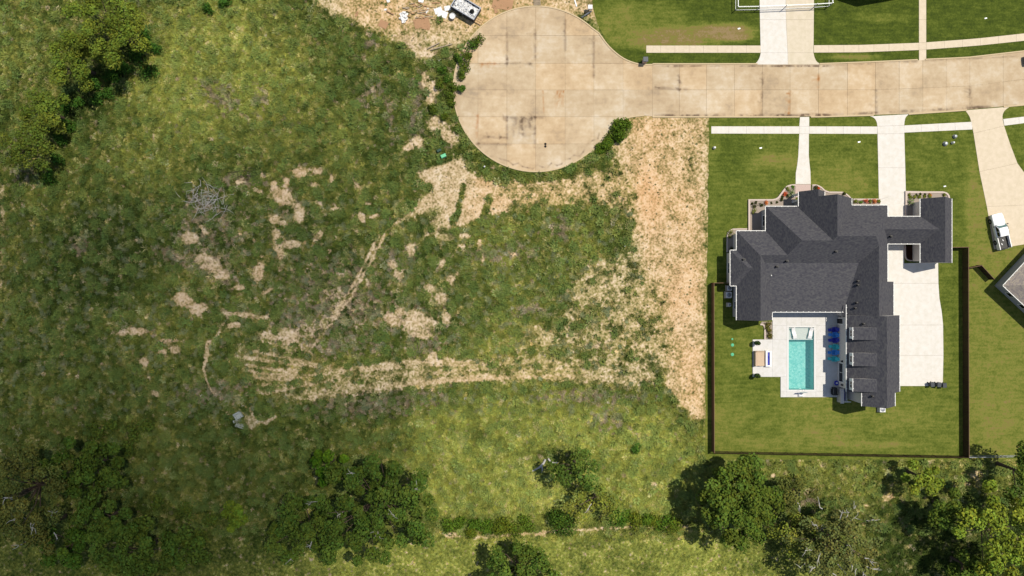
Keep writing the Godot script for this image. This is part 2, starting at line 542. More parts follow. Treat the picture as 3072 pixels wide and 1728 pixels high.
	for f in [[[740, 1096], [840, 1110], [935, 1104]], [[750, 1113], [830, 1128], [885, 1118]], [[760, 1052], [860, 1072], [930, 1088]], [[790, 1022], [890, 1050], [930, 1060]], [[790, 1156], [850, 1132], [890, 1120]], [[735, 1075], [850, 1088], [940, 1096]], [[760, 1132], [860, 1140], [960, 1120]], [[800, 1180], [900, 1160], [1000, 1140]], [[770, 1000], [860, 1028], [920, 1050]]]:
		var q := []
		for p in f: q.append(Vector2(p[0], p[1]))
		stroke(0, q, 9, 0.7)
		stroke(0, q.map(func(p): return p + Vector2(0, 10)), 5, 0.25, 0.8)
	ell(0, Vector2(1060, 880), 260, 200, 0, 0.4, 0.9, 0.75)
	ell(0, Vector2(640, 800), 230, 160, 0, 0.32, 0.9, 0.6)
	for o in [-8.0, 8.0]:
		stroke(0, [Vector2(1145 + o, 705), Vector2(1112 + o, 772), Vector2(1075 + o, 840), Vector2(1040 + o, 900), Vector2(985 + o, 970), Vector2(935 + o, 1030), Vector2(915 + o, 1052)], 8, 0.82)
	ell(0, Vector2(1010, 880), 40, 60, 30, 0.5, 0.8)
	area(0, [Vector2(740, 960), Vector2(880, 970), Vector2(960, 930), Vector2(1000, 960), Vector2(930, 1050), Vector2(860, 1030)], 0.47, 20)
	# single bare patches
	for e in [[2110, 40, 60, 42, 0], [1990, 215, 105, 60, 35], [1930, 130, 30, 32, 0], [2015, 110, 30, 40, 0], [1840, 70, 20, 26, 0], [1690, 100, 48, 30, -30], [2240, 30, 42, 30, 0], [2330, 90, 18, 40, 0], [2210, 130, 25, 20, 30], [1820, 175, 22, 15, 0], [2085, 285, 50, 34, 40], [1335, 505, 65, 52, 0], [1430, 440, 62, 20, 50], [1940, 500, 34, 66, 0], [1965, 600, 32, 76, -20], [2045, 545, 70, 36, 0], [2235, 490, 28, 58, 30], [1930, 370, 48, 40, 0], [1990, 400, 30, 22, 0], [2105, 340, 42, 60, 20], [1480, 690, 150, 52, 28], [1430, 640, 66, 32, 0], [1560, 770, 55, 26, 0], [1820, 740, 40, 74, 10], [1690, 845, 50, 26, 0], [1880, 870, 62, 18, -25], [1300, 940, 92, 56, 20], [1400, 995, 70, 42, -20], [960, 1150, 112, 30, 0], [860, 1160, 42, 38, 0], [1180, 1220, 82, 18, 0], [1230, 1285, 44, 36, 0], [1140, 1300, 38, 24, 0], [1010, 1370, 38, 36, 30], [1680, 1035, 140, 20, 4], [1860, 1060, 42, 14, 0], [1640, 1115, 62, 24, 0], [1460, 1250, 20, 44, 20], [1450, 1340, 14, 60, 10], [1900, 1190, 90, 26, 14], [2030, 1200, 80, 56, 0], [2360, 300, 40, 20, 0], [2540, 350, 30, 40, 0], [2250, 260, 30, 14, 30]]:
		halo(z5(e[0], e[1]), e[2] / 2.341 * 1.2, e[3] / 2.341 * 1.2, e[4], 0.86)
	stroke(0, [z5(1570, 1100), z5(1520, 1190), z5(1455, 1290), z5(1430, 1420), z5(1470, 1540), z5(1500, 1600)], 7, 0.85)
	for e in [[640, 920, 44, 30, 0], [440, 830, 34, 40, 30], [390, 770, 48, 22, 0], [790, 865, 38, 36, 0], [725, 990, 46, 44, 0], [560, 1150, 130, 84, 10], [400, 1130, 60, 54, 0], [600, 1230, 78, 36, 0], [450, 1080, 42, 30, 0], [730, 760, 26, 44, 30], [520, 670, 34, 52, 0], [760, 1120, 36, 50, 0], [150, 210, 18, 60, -30], [240, 360, 22, 10, 0], [270, 445, 44, 12, -25], [160, 540, 22, 14, 0], [1780, 1300, 60, 24, 0]]:
		halo(z9(e[0], e[1]), e[2] / 2.23 * 1.2, e[3] / 2.23 * 1.2, e[4], 0.8)
	ell(0, Vector2(468, 1178), 24, 18, 20, 0.92, 0.6)
	ell(0, Vector2(752, 1265), 30, 34, 10, 0.55, 0.6)
	stroke(0, [Vector2(750, 1225), Vector2(765, 1262), Vector2(800, 1268), Vector2(825, 1250)], 8, 0.8)
	# sandy trail left of the kerb of the turning circle
	for e in [[1262, 160, 34, 18, 10], [1275, 238, 15, 34, 0], [1300, 268, 20, 30, -20], [1290, 300, 14, 24, 0], [1310, 370, 34, 26, 10], [1345, 410, 40, 22, 50], [1230, 440, 34, 14, -20], [1255, 425, 20, 24, 0], [1265, 150, 50, 20, 20], [1230, 120, 60, 20, 10]]:
		halo(Vector2(e[0], e[1]), e[2], e[3], e[4], 0.86)
	# bottom: dirt line under the hedge, bare corner by the far fence
	stroke(0, [Vector2(1330, 1600), Vector2(1430, 1612), Vector2(1560, 1602), Vector2(1700, 1590), Vector2(1900, 1580), Vector2(2060, 1578)], 9, 0.62)
	ell(0, Vector2(1352, 1604), 24, 16, 0, 0.85, 0.6)
	ell(0, Vector2(1620, 1600), 30, 12, -10, 0.8, 0.6)
	ell(0, Vector2(1960, 1452), 18, 12, 0, 0.8, 0.6)
	ell(0, Vector2(2925, 1420), 46, 40, 0, 0.62, 0.9)
	ell(0, Vector2(2900, 1455), 50, 20, 0, 0.6, 0.9)
	ell(0, Vector2(2660, 1490), 24, 30, -30, 0.65, 0.7)
	ell(0, Vector2(2590, 1515), 40, 10, 0, 0.55, 0.7)
	ell(0, Vector2(2320, 1427), 14, 8, 0, 0.9, 0.5)
	ell(0, Vector2(2440, 1480), 50, 30, 0, 0.5, 0.9)
	stroke(0, [Vector2(5, 560), Vector2(12, 700), Vector2(2, 860)], 12, 0.5)
	stroke(0, [Vector2(2010, 1150), Vector2(2060, 1210), Vector2(2100, 1240)], 22, 0.75)
	# gaps of weeds inside the bare ground by the road
	ell(0, Vector2(1440, 130), 55, 40, -40, 0.25, 0.9)
	ell(0, Vector2(1320, 60), 40, 20, 0, 0.45, 0.9)
	ell(0, Vector2(1410, 230), 60, 130, 0, 0.12, 0.9)
	stroke(0, [Vector2(1370, 330), Vector2(1410, 430), Vector2(1480, 500), Vector2(1580, 535), Vector2(1700, 520), Vector2(1790, 480)], 20, 0.1)
	ell(0, Vector2(1850, 390), 50, 60, 40, 0.1, 0.7)
	# --- dead grey stalks
	ell(2, Vector2(1010, 900), 300, 210, 0, 0.56, 0.9)
	ell(2, Vector2(640, 700), 220, 200, 0, 0.5, 0.9)
	ell(1, Vector2(60, 120), 150, 220, 0, 0.6, 0.8)
	area(0, [Vector2(1480, 1010), Vector2(1700, 960), Vector2(1960, 980), Vector2(2010, 1120), Vector2(1500, 1110)], 0.5, 40, 0.6)
	ell(0, Vector2(1070, 1160), 200, 40, -8, 0.5, 0.8, 0.6)
	ell(0, Vector2(1300, 690), 190, 60, 30, 0.42, 0.9, 0.6)
	for e in [[1110, 130, 40, 70, 20], [1130, 270, 50, 60, 0], [1170, 330, 24, 80, 0], [1250, 300, 44, 110, 0], [1245, 380, 40, 60, 0], [1185, 400, 20, 60, 0], [1090, 300, 26, 60, 0], [660, 290, 120, 70, 40], [780, 300, 40, 60, 0], [720, 540, 120, 40, 0], [600, 620, 90, 70, 0], [1180, 780, 80, 40, 40], [1060, 930, 110, 90, 0], [640, 800, 120, 60, 20], [900, 960, 120, 60, 0], [1680, 690, 60, 60, 0], [1500, 760, 160, 50, 0], [1590, 930, 90, 40, 0], [1130, 1210, 330, 70, -6], [640, 1180, 180, 60, 0], [1760, 1190, 260, 40, 0], [1830, 1260, 90, 60, 0], [520, 770, 120, 40, 20], [240, 740, 60, 60, 0], [80, 480, 100, 130, 0], [2410, 1500, 60, 40, 0], [1000, 1040, 200, 50, 0], [1270, 1040, 120, 40, 0]]:
		ell(2, Vector2(e[0], e[1]), e[2], e[3], e[4], 0.6, 0.9)

func grass_lut(stops: Array) -> Array:      # list of [position, r, g, b] -> 256 byte triples
	var g := Gradient.new()
	g.offsets = PackedFloat32Array(stops.map(func(s): return s[0]))
	g.colors = PackedColorArray(stops.map(func(s): return alb(s[1], s[2], s[3])))
	var out := []
	for ch in 3:
		var b := PackedByteArray()
		b.resize(256)
		for i in 256:
			b[i] = clampi(int(g.sample(i / 255.0)[ch] * 255.0), 0, 255)
		out.append(b)
	return out

func make_ground_texture() -> ImageTexture:
	rough_map()
	var d := PackedByteArray()
	d.resize(CW * CH * 4)
	for i in CW * CH:
		for k in 4: d[i * 4 + k] = clampi(int(ctl[k][i] * 255.0), 0, 255)
	var im := Image.create_from_data(CW, CH, false, Image.FORMAT_RGBA8, d)
	im.resize(GW, GH, Image.INTERPOLATE_CUBIC)
	var q := im.get_data()
	var n1 := noise_image(GW, GH, 0.16, 1, 3)
	var n2 := noise_image(GW, GH, 0.035, 2, 4)
	var n3 := noise_image(GW, GH, 0.5, 3, 1, FastNoiseLite.TYPE_VALUE)
	var n4 := noise_image(GW, GH, 0.09, 4, 4)
	var n5 := noise_image(GW, GH, 0.006, 5, 3)
	var n6 := noise_image(GW, GH, 0.3, 6, 2)
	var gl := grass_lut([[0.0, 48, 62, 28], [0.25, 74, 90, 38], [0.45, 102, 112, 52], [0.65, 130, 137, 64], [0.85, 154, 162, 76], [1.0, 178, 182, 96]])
	var sl := grass_lut([[0.0, 190, 162, 128], [0.5, 224, 197, 160], [1.0, 248, 229, 204]])
	var ol := grass_lut([[0.0, 206, 152, 108], [0.5, 237, 190, 144], [1.0, 250, 220, 184]])
	var dl := grass_lut([[0.0, 104, 92, 74], [0.5, 150, 134, 116], [1.0, 190, 175, 158]])
	var o := PackedByteArray()
	o.resize(GW * GH * 3)
	ground_sand = PackedByteArray()
	ground_sand.resize(GW * GH)
	var gl0: PackedByteArray = gl[0]
	var gl1: PackedByteArray = gl[1]
	var gl2: PackedByteArray = gl[2]
	var sl0: PackedByteArray = sl[0]
	var sl1: PackedByteArray = sl[1]
	var sl2: PackedByteArray = sl[2]
	var ol0: PackedByteArray = ol[0]
	var ol1: PackedByteArray = ol[1]
	var ol2: PackedByteArray = ol[2]
	var dl0: PackedByteArray = dl[0]
	var dl1: PackedByteArray = dl[1]
	var dl2: PackedByteArray = dl[2]
	var straw := alb(166, 148, 92)
	var yl0 := int(straw.r * 255)
	var yl1 := int(straw.g * 255)
	var yl2 := int(straw.b * 255)
	for i in GW * GH:
		var a := n1[i] - 128
		var b := n2[i] - 128
		var e := n3[i] - 128
		var f := n6[i] - 128
		var h := n4[i] - 128
		var base := q[i * 4]
		var nz := a * 0.35 + b * 0.75 + h * 0.6
		var cov := base + int(nz * (1.0 - 0.0026 * base)) - 128      # how thin the grass is here
		cov = clampi(int(cov * 1.15) + 126, 0, 255)
		var s := int((cov - 132) * 1.05 + f * 0.75 + e * 0.5 + a * 0.3)
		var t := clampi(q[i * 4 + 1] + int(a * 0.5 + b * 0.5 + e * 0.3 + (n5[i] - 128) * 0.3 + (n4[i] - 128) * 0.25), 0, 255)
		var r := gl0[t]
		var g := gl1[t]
		var bl := gl2[t]
		if cov > 30:
			var k := mini((cov - 30) / 2, 90)                   # dry straw among the thinning blades
			r += (yl0 - r) * k / 160
			g += (yl1 - g) * k / 160
			bl += (yl2 - bl) * k / 160
		var dd := q[i * 4 + 2] + int((n4[i] - 128) * 1.1 + a * 0.35) - 128
		if dd > -14:
			var m := clampi(dd * 8 + 112, 0, 215)
			var dt := clampi(128 + int(e * 0.6 + b * 0.5), 0, 255)
			r += (dl0[dt] - r) * m / 255
			g += (dl1[dt] - g) * m / 255
			bl += (dl2[dt] - bl) * m / 255
		if s > -80:
			var m := clampi(int(s * 1.2) + 112, 0, 245)
			var st := clampi(110 + int(e * 0.35 + b * 0.6 + s * 0.35 + h * 0.3), 0, 255)
			var w := clampi(q[i * 4 + 3] + int((n5[i] - 128) * 0.8 + b * 0.4), 0, 255)
			r += (sl0[st] + (ol0[st] - sl0[st]) * w / 255 - r) * m / 255
			g += (sl1[st] + (ol1[st] - sl1[st]) * w / 255 - g) * m / 255
			bl += (sl2[st] + (ol2[st] - sl2[st]) * w / 255 - bl) * m / 255
			ground_sand[i] = cov
		o[i * 3] = r
		o[i * 3 + 1] = g
		o[i * 3 + 2] = bl
	ground_bytes = o
	return ImageTexture.create_from_image(Image.create_from_data(GW, GH, false, Image.FORMAT_RGB8, o))

const LW := 1060
const LH := 1060
var LAWN := Rect2(1740, -36, 1484, 1484)      # pixels of the photograph that the lawn texture covers

func make_lawn_texture() -> ImageTexture:
	# mown turf: tone, mower rows, worn brown patches with an outline of their own
	var w := 265
	var tone := PackedFloat32Array()
	tone.resize(w * w)
	for y in w:
		for x in w:
			var p := LAWN.position + Vector2(x, y) * (LAWN.size.x / w)
			var t := 0.45
			if p.y < 190: t = 0.28
			elif p.y > 960 and p.x < 2890: t = 0.5
			if p.x > 2900 and p.y > 560: t = 0.62
			tone[y * w + x] = t
	var spots := [[2000, 105, 260, 60, 0.86], [2180, 90, 120, 36, 0.95], [1960, 40, 160, 60, 0.5], [1850, 60, 120, 90, 0.62], [2200, 110, 80, 16, 0.95], [2560, 168, 120, 12, 0.75], [2640, 50, 120, 20, 0.5], [2330, 480, 130, 40, 0.66], [2520, 540, 130, 90, 0.62], [2920, 620, 40, 200, 0.7], [2960, 780, 60, 60, 0.68], [2160, 1260, 100, 80, 0.62], [2460, 1290, 160, 60, 0.66], [2480, 1230, 200, 70, 0.6], [2300, 1330, 300, 30, 0.6], [2700, 1250, 140, 60, 0.6], [2250, 1150, 90, 50, 0.42], [2600, 1330, 240, 16, 0.68], [2980, 1250, 80, 120, 0.7], [2160, 1000, 40, 120, 0.46], [2200, 460, 60, 100, 0.34], [2860, 900, 16, 260, 0.4]]
	for s in spots:
		for y in w:
			var py: float = LAWN.position.y + y * LAWN.size.y / w
			if absf(py - s[1]) > s[3]: continue
			for x in w:
				var px: float = LAWN.position.x + x * LAWN.size.x / w
				var k: float = 1.0 - Vector2((px - s[0]) / s[2], (py - s[1]) / s[3]).length()
				if k > 0.0: tone[y * w + x] = lerpf(tone[y * w + x], s[4], smoothstep(0.0, 0.7, k))
	var tb := PackedByteArray()
	tb.resize(w * w)
	for i in w * w: tb[i] = clampi(int(tone[i] * 255), 0, 255)
	var im := Image.create_from_data(w, w, false, Image.FORMAT_L8, tb)
	im.resize(LW, LH, Image.INTERPOLATE_CUBIC)
	var q := im.get_data()
	var n1 := noise_image(LW, LH, 0.03, 41, 5)
	var n2 := noise_image(LW, LH, 0.13, 42, 3, FastNoiseLite.TYPE_SIMPLEX_SMOOTH, 7.0)
	var n3 := noise_image(LW, LH, 0.55, 43, 1, FastNoiseLite.TYPE_VALUE)
	var n4 := noise_image(LW, LH, 0.09, 44, 2)
	var gl := grass_lut([[0.0, 58, 72, 30], [0.3, 84, 98, 37], [0.5, 108, 119, 50], [0.7, 134, 136, 66], [0.85, 138, 125, 73], [1.0, 158, 137, 100]])
	var o := PackedByteArray()
	o.resize(LW * LH * 3)
	var gl0: PackedByteArray = gl[0]
	var gl1: PackedByteArray = gl[1]
	var gl2: PackedByteArray = gl[2]
	for i in LW * LH:
		var t := clampi(q[i] + int((n1[i] - 128) * 0.24 + (n2[i] - 128) * 0.26 + (n3[i] - 128) * 0.26 + (n4[i] - 128) * 0.14), 0, 255)
		o[i * 3] = gl0[t]
		o[i * 3 + 1] = gl1[t]
		o[i * 3 + 2] = gl2[t]
	return ImageTexture.create_from_image(Image.create_from_data(LW, LH, false, Image.FORMAT_RGB8, o))

const RW := 1200
const RH := 370
var ROAD := Rect2(1340, -10, 1800, 555)

func make_road_texture() -> ImageTexture:
	var n1 := noise_image(RW, RH, 0.012, 51, 5)
	var n2 := noise_image(RW, RH, 0.06, 52, 4)
	var n3 := noise_image(RW, RH, 0.5, 53, 1, FastNoiseLite.TYPE_VALUE)
	var n4 := noise_image(RW, RH, 0.1, 54, 3, FastNoiseLite.TYPE_SIMPLEX_SMOOTH, 5.0)
	# stains: [from, to, width, strength, kind]  kind 0 grey black, 1 rust, 2 pale
	var st := PackedFloat32Array()
	st.resize(RW * RH)
	var ru := PackedFloat32Array()
	ru.resize(RW * RH)
	var r := RandomNumberGenerator.new()
	r.seed = 77
	var marks := []
	for s in [[1500, 190, 1595, 190, 0], [1510, 352, 1625, 352, 0], [1520, 350, 1520, 440, 0], [1605, 350, 1604, 440, 0], [1434, 340, 1428, 410, 1], [1440, 192, 1500, 190, 1], [1695, 60, 1695, 150, 0], [1520, 100, 1520, 190, 0], [1605, 90, 1605, 180, 0], [1780, 110, 1780, 230, 0], [2038, 225, 2038, 270, 0], [1965, 262, 2060, 268, 0], [2286, 275, 2283, 340, 0], [2369, 275, 2365, 340, 1], [2455, 225, 2454, 260, 1], [2287, 220, 2287, 260, 0], [1430, 430, 1530, 432, 0], [1440, 410, 1510, 412, 0], [2627, 270, 2628, 340, 0], [2909, 260, 2912, 320, 0]]:
		for k in 6:
			var f := r.randf()
			var a := Vector2(lerpf(s[0], s[2], f), lerpf(s[1], s[3], f))
			var dir := Vector2(r.randf_range(-0.3, 0.3), r.randf_range(-1, 1)) if absf(s[1] - s[3]) < 5 else Vector2(r.randf_range(-1, 0.2), r.randf_range(-0.5, 0.3))
			marks.append([a, a + dir * r.randf_range(8, 26), r.randf_range(2.5, 6.5), r.randf_range(0.06, 0.22), s[4]])
		marks.append([Vector2(s[0], s[1]), Vector2(s[2], s[3]), 7.0, 0.24, s[4]])
	for k in 26:
		var a := Vector2(r.randf_range(1530, 1600), r.randf_range(353, 360))
		marks.append([a, a + Vector2(r.randf_range(-10, 4), r.randf_range(10, 55)), r.randf_range(4, 9), r.randf_range(0.06, 0.16), 0])
	for k in 14:
		var a := Vector2(r.randf_range(1668, 1692), 272)
		marks.append([a, a + Vector2(r.randf_range(-14, 2), r.randf_range(15, 70)), r.randf_range(2, 5), r.randf_range(0.06, 0.16), 1])
	marks.append([Vector2(1628, 272), Vector2(1631, 345), 3.5, 0.25, 1])
	var prev := Vector2(1480, 470)
	for k in 24:                                   # tide mark of washed-in silt round the low edge
		var w := deg_to_rad(118.0 - k * 3.6)
		var nx := Vector2(1608, 267) + Vector2(cos(w), sin(w)) * (232.0 + r.randf_range(-7, 7))
		if k > 0: marks.append([prev, nx, 3.5, 0.24, 0])
		prev = nx
	for k in 60:                                   # silt along the gutters
		var x := r.randf_range(1960, 3080)
		var yb := 346.0 - maxf(0, x - 2450) * 0.05
		marks.append([Vector2(x, yb), Vector2(x + 40, yb - 1), r.randf_range(4, 9), r.randf_range(0.08, 0.25), 0])
		marks.append([Vector2(x, yb - 148), Vector2(x + 40, yb - 149), r.randf_range(2, 6), r.randf_range(0.06, 0.2), 0])
	for m in marks:
		var a: Vector2 = (m[0] - ROAD.position) * (RW / ROAD.size.x)
		var b: Vector2 = (m[1] - ROAD.position) * (RW / ROAD.size.x)
		var w: float = m[2] * RW / ROAD.size.x + 0.6
		for y in range(maxi(0, int(minf(a.y, b.y) - w)), mini(RH, int(maxf(a.y, b.y) + w) + 2)):
			for x in range(maxi(0, int(minf(a.x, b.x) - w)), mini(RW, int(maxf(a.x, b.x) + w) + 2)):
				var p := Vector2(x, y)
				var k: float = smoothstep(w, 0.0, p.distance_to(Geometry2D.get_closest_point_to_segment(p, a, b))) * m[3]
				if m[4] == 0: st[y * RW + x] = minf(0.8, st[y * RW + x] + k)
				else: ru[y * RW + x] = minf(0.8, ru[y * RW + x] + k)
	var cl := grass_lut([[0.0, 186, 166, 140], [0.35, 211, 187, 154], [0.6, 221, 199, 167], [1.0, 236, 220, 196]])
	var o := PackedByteArray()
	o.resize(RW * RH * 3)
	var dark := alb(116, 98, 82)
	var rust := alb(176, 112, 60)
	for i in RW * RH:
		var t := clampi(138 + int((n1[i] - 128) * 0.8 + (n2[i] - 128) * 0.4 + (n3[i] - 128) * 0.16 + (n4[i] - 128) * 0.22), 0, 255)
		var s := st[i] * clampf((n2[i] - 60) / 70.0, 0.05, 1.3)
		var u := ru[i] * clampf((n2[i] - 60) / 70.0, 0.05, 1.3)
		for k in 3:
			var x: float = cl[k][t]
			x = lerpf(x, dark[k] * 255.0, minf(s, 0.9))
			x = lerpf(x, rust[k] * 255.0, minf(u, 0.9))
			o[i * 3 + k] = int(x)
	return ImageTexture.create_from_image(Image.create_from_data(RW, RH, false, Image.FORMAT_RGB8, o))

func framed(tex: Texture2D) -> StandardMaterial3D:
	var m := StandardMaterial3D.new()
	m.albedo_texture = tex
	m.roughness = 0.95
	m.metallic_specular = 0.15
	return m

func px_frame(r: Rect2) -> Rect2:
	return Rect2(gx(r.position.x), gz(r.position.y), r.size.x / PPM, r.size.y / PPM)

# ---------------------------------------------------------------- ground, lawns, road, paths
var POOL := Rect2(2365.5, 982.0, 75.5, 187.0)       # the water, in pixels

func around_pool(poly: PackedVector2Array) -> Array:
	var a := Vector2(gx(POOL.position.x) - 0.06, gz(POOL.position.y) - 0.06)
	var b := Vector2(gx(POOL.end.x) + 0.06, gz(POOL.end.y) + 0.06)
	var B := 9000.0
	var out := []
	for r in [[-B, -B, a.x, B], [b.x, -B, B, B], [a.x, -B, b.x, a.y], [a.x, b.y, b.x, B]]:
		out.append_array(Geometry2D.intersect_polygons(poly, PackedVector2Array([Vector2(r[0], r[1]), Vector2(r[2], r[1]), Vector2(r[2], r[3]), Vector2(r[0], r[3])])))
	return out

func slab_piece(parent: Node3D, poly: PackedVector2Array, y0: float, y1: float, mat: Material, frame := Rect2(), called := "slab") -> void:
	var m := MB.new()
	m.frame = frame
	m.prism(poly, y0, y1)
	part(parent, called, m, mat)

func shrink(poly: PackedVector2Array, d: float) -> Array:
	return Geometry2D.offset_polygon(poly, -d, Geometry2D.JOIN_MITER)

func build_ground() -> void:
	var tex := make_ground_texture()
	print("ground texture ", Time.get_ticks_msec())
	M.rough = framed(tex)
	var fr := Rect2(gx(-64), gz(-36), 3200.0 / PPM, 1800.0 / PPM)
	var m := MB.new()
	m.frame = fr
	for p in around_pool(PackedVector2Array([fr.position, fr.position + Vector2(fr.size.x, 0), fr.end, fr.position + Vector2(0, fr.size.y)])):
		m.prism(p, 0.0, 0.0)
	var g := setting("ground", m, M.rough, "rough field of sand, weeds and grass")
	var far := MB.new()
	var B := 4500.0
	for r in [[-B, -B, fr.position.x, B], [fr.end.x, -B, B, B], [fr.position.x, -B, fr.end.x, fr.position.y], [fr.position.x, fr.end.y, fr.end.x, B]]:
		far.prism(PackedVector2Array([Vector2(r[0], r[1]), Vector2(r[2], r[1]), Vector2(r[2], r[3]), Vector2(r[0], r[3])]), 0.0, 0.0)
	M.far = std(alb(96, 106, 48), 1.0, 7.0)
	setting("terrain", far, M.far, "grassland beyond the lot")
	# mown lawns
	var lm := framed(make_lawn_texture())
	print("lawn texture ", Time.get_ticks_msec())
	var lf := px_frame(LAWN)
	m = MB.new()
	m.frame = lf
	rng.seed = 5
	var edge := []
	for k in 60:
		edge.append(Vector2(2127.0 - k * 0.22 + rng.randf_range(-2.0, 2.0), 346.0 + k * 17.4))
	edge.append(Vector2(2118, 1378))
	edge.append(Vector2(3170, 1378))
	edge.append(Vector2(3170, 300))
	edge.append(Vector2(2720, 338))
	for p in around_pool(plan(edge)): m.prism(p, 0.0, 0.012)
	setting("lawn", m, lm, "mown lawn round the house with the pool")
	m = MB.new()
	m.frame = lf
	m.prism(plan([Vector2(1775, -34), Vector2(3170, -34), Vector2(3170, 150), Vector2(2900, 176), Vector2(2600, 194), Vector2(1940, 196), Vector2(1880, 186), Vector2(1830, 140), Vector2(1796, 80), Vector2(1780, 30)]), 0.0, 0.012)
	setting("lawn", m, lm, "mown lawn across the road")

func road_top(x: float) -> float:
	return 193.6 if x < 2450 else lerpf(193.6, 187.0, (x - 2450) / 179.0) if x < 2629 else lerpf(187.0, 174.5, (x - 2629) / 273.0) if x < 2902 else 174.5 - (x - 2902) * 0.115

func road_low(x: float) -> float:
	return 349.5 if x < 2450 else lerpf(349.5, 341.7, (x - 2450) / 270.0) if x < 2720 else lerpf(341.7, 329.0, (x - 2720) / 182.0) if x < 2902 else 329.0 - (x - 2902) * 0.09

func build_road() -> void:
	var tex := make_road_texture()
	print("road texture ", Time.get_ticks_msec())
	var rf := px_frame(ROAD)
	var mats := []
	for k in [Color(1, 1, 1), Color(0.98, 0.98, 0.98), Color(1.0, 0.985, 0.965), Color(0.98, 0.985, 0.99), Color(0.965, 0.965, 0.965)]:
		var mm := framed(tex)
		mm.albedo_color = k
		mats.append(mm)
	var line := []
	# outline, clockwise from the top of the turning circle
	for k in 15:
		var w := deg_to_rad(-90.0 + k * 3.0)
		line.append(Vector2(1608, 267) + Vector2(cos(w), sin(w)) * 248.0)
	line.append_array(smooth_line([z4(2050, 256), z4(2130, 362), z4(2240, 452), z4(2360, 496), Vector2(1960, 194)], 4))
	var upper := line.size()
	for x in [2100.0, 2290.0, 2450.0, 2629.0, 2760.0, 2902.0, 3000.0, 3130.0]: line.append(Vector2(x, road_top(x)))
	var corner := line.size()
	for x in [3130.0, 3000.0, 2902.0, 2720.0, 2580.0, 2450.0, 2200.0, 1960.0]: line.append(Vector2(x, road_low(x)))
	var lower := line.size()
	line.append_array(smooth_line([z4(2400, 892), z4(2270, 912), z4(2150, 980), z4(2085, 1075), z4(2000, 1172)], 4))
	for k in range(1, 60):
		var w := deg_to_rad(46.0 + k * 3.8)
		if rad_to_deg(w) > 269.0: break
		line.append(Vector2(1608, 267) + Vector2(cos(w), sin(w)) * 248.0)
	var poly := plan(line)
	var root := setting_root("road", "pale concrete road ending in a round turning circle")
	var base := MB.new()
	base.prism(poly, 0.0, 0.022)
	part(root, "joint_bed", base, M.joint)
	var xs := [1340.0, 1434.0, 1520.6, 1606.8, 1695.4, 1781.7, 1869.0, 1957.0, 2038.0, 2119.6, 2203.0, 2287.0, 2370.0, 2455.0, 2542.0, 2626.0, 2697.0, 2768.0, 2838.0, 2909.0, 3009.0, 3140.0]
	rng.seed = 9
	for i in xs.size() - 1:
		var a: float = xs[i]
		var b: float = xs[i + 1]
		var rows := [-20.0, 107.0, 190.4, 270.0, 350.4, 432.0, 560.0]
		if a >= 1950.0: rows = [-20.0, 269.7, 560.0]
		for j in rows.size() - 1:
			var dy := func(x: float) -> float: return 0.0 if x < 2626 else -(x - 2626) * 0.04 if x < 2902 else -11.0 - (x - 2902) * 0.12
			var gp := rng.randf_range(0.1, 0.4)
			var gq := rng.randf_range(0.1, 0.4)
			var cell := [Vector2(a + gp, rows[j] + gq + dy.call(a)), Vector2(b - gp, rows[j] + gq + dy.call(b)), Vector2(b - gp, rows[j + 1] - gq + dy.call(b)), Vector2(a + gp, rows[j + 1] - gq + dy.call(a))]
			for p in Geometry2D.intersect_polygons(plan(cell), poly):
				slab_piece(root, p, 0.0, 0.05, mats[rng.randi() % mats.size()], rf)
	# kerbs: round the circle and along the road, left out at the driveways
	var all := line.duplicate()
	var run := func(a: int, b: int) -> Array:
		var r := []
		for k in range(a, b): r.append(Vector2(gx(all[k].x), gz(all[k].y)))
		return r
	var kerb := setting_root("kerb", "low concrete kerb round the turning circle and along the road")
	var circle: Array = run.call(lower, all.size()) + run.call(0, upper)
	kerb_run(kerb, circle)
	for s in [[1957, 2272], [2458, 2752], [2775, 3130]]: kerb_run(kerb, curve_run(s, true))
	for s in [[1957, 2398], [2432, 2620], [2725, 2900], [3010, 3130]]: kerb_run(kerb, curve_run(s, false))

func curve_run(s: Array, top: bool) -> Array:
	var r := []
	var x: float = s[0]
	while x < s[1] + 0.1:
		r.append(Vector2(gx(x), gz((road_top(x) - 1.6) if top else (road_low(x) + 1.6))))
		x += (s[1] - s[0]) / 8.0
	return r

func kerb_run(kerb: Node3D, pts: Array) -> void:
	# cut into lengths of about 3 m
	var k := 0
	while k < pts.size() - 1:
		var e := mini(k + 4, pts.size() - 1)
		if pts.size() - 1 - e < 2: e = pts.size() - 1
		var m := MB.new()
		m.wallstrip(pts.slice(k, e + 1), 0.2, 0.0, 0.14)
		part(kerb, "kerb_stone", m, M.kerb)
		k = e

func path(called: String, label: String, polys: Array, mat: Material, y := 0.045) -> void:
	var root := setting_root(called, label)
	for p in polys:
		for s in shrink(plan(p), 0.012):
			slab_piece(root, s, 0.0, y, mat)
	var bed := MB.new()
	for p in polys: bed.prism(plan(p), 0.0, 0.02)
	part(root, "joint_bed", bed, M.joint)

func strip(top: Array, low: Array, n: int) -> Array:       # two polylines cut into n slabs
	var a := Curve2D.new()
	for p in top: a.add_point(p)
	var b := Curve2D.new()
	for p in low: b.add_point(p)
	var out := []
	for k in n:
		var f0 := float(k) / n
		var f1 := float(k + 1) / n
		out.append([a.sample_baked(f0 * a.get_baked_length()), a.sample_baked(f1 * a.get_baked_length()), b.sample_baked(f1 * b.get_baked_length()), b.sample_baked(f0 * b.get_baked_length())])
	return out

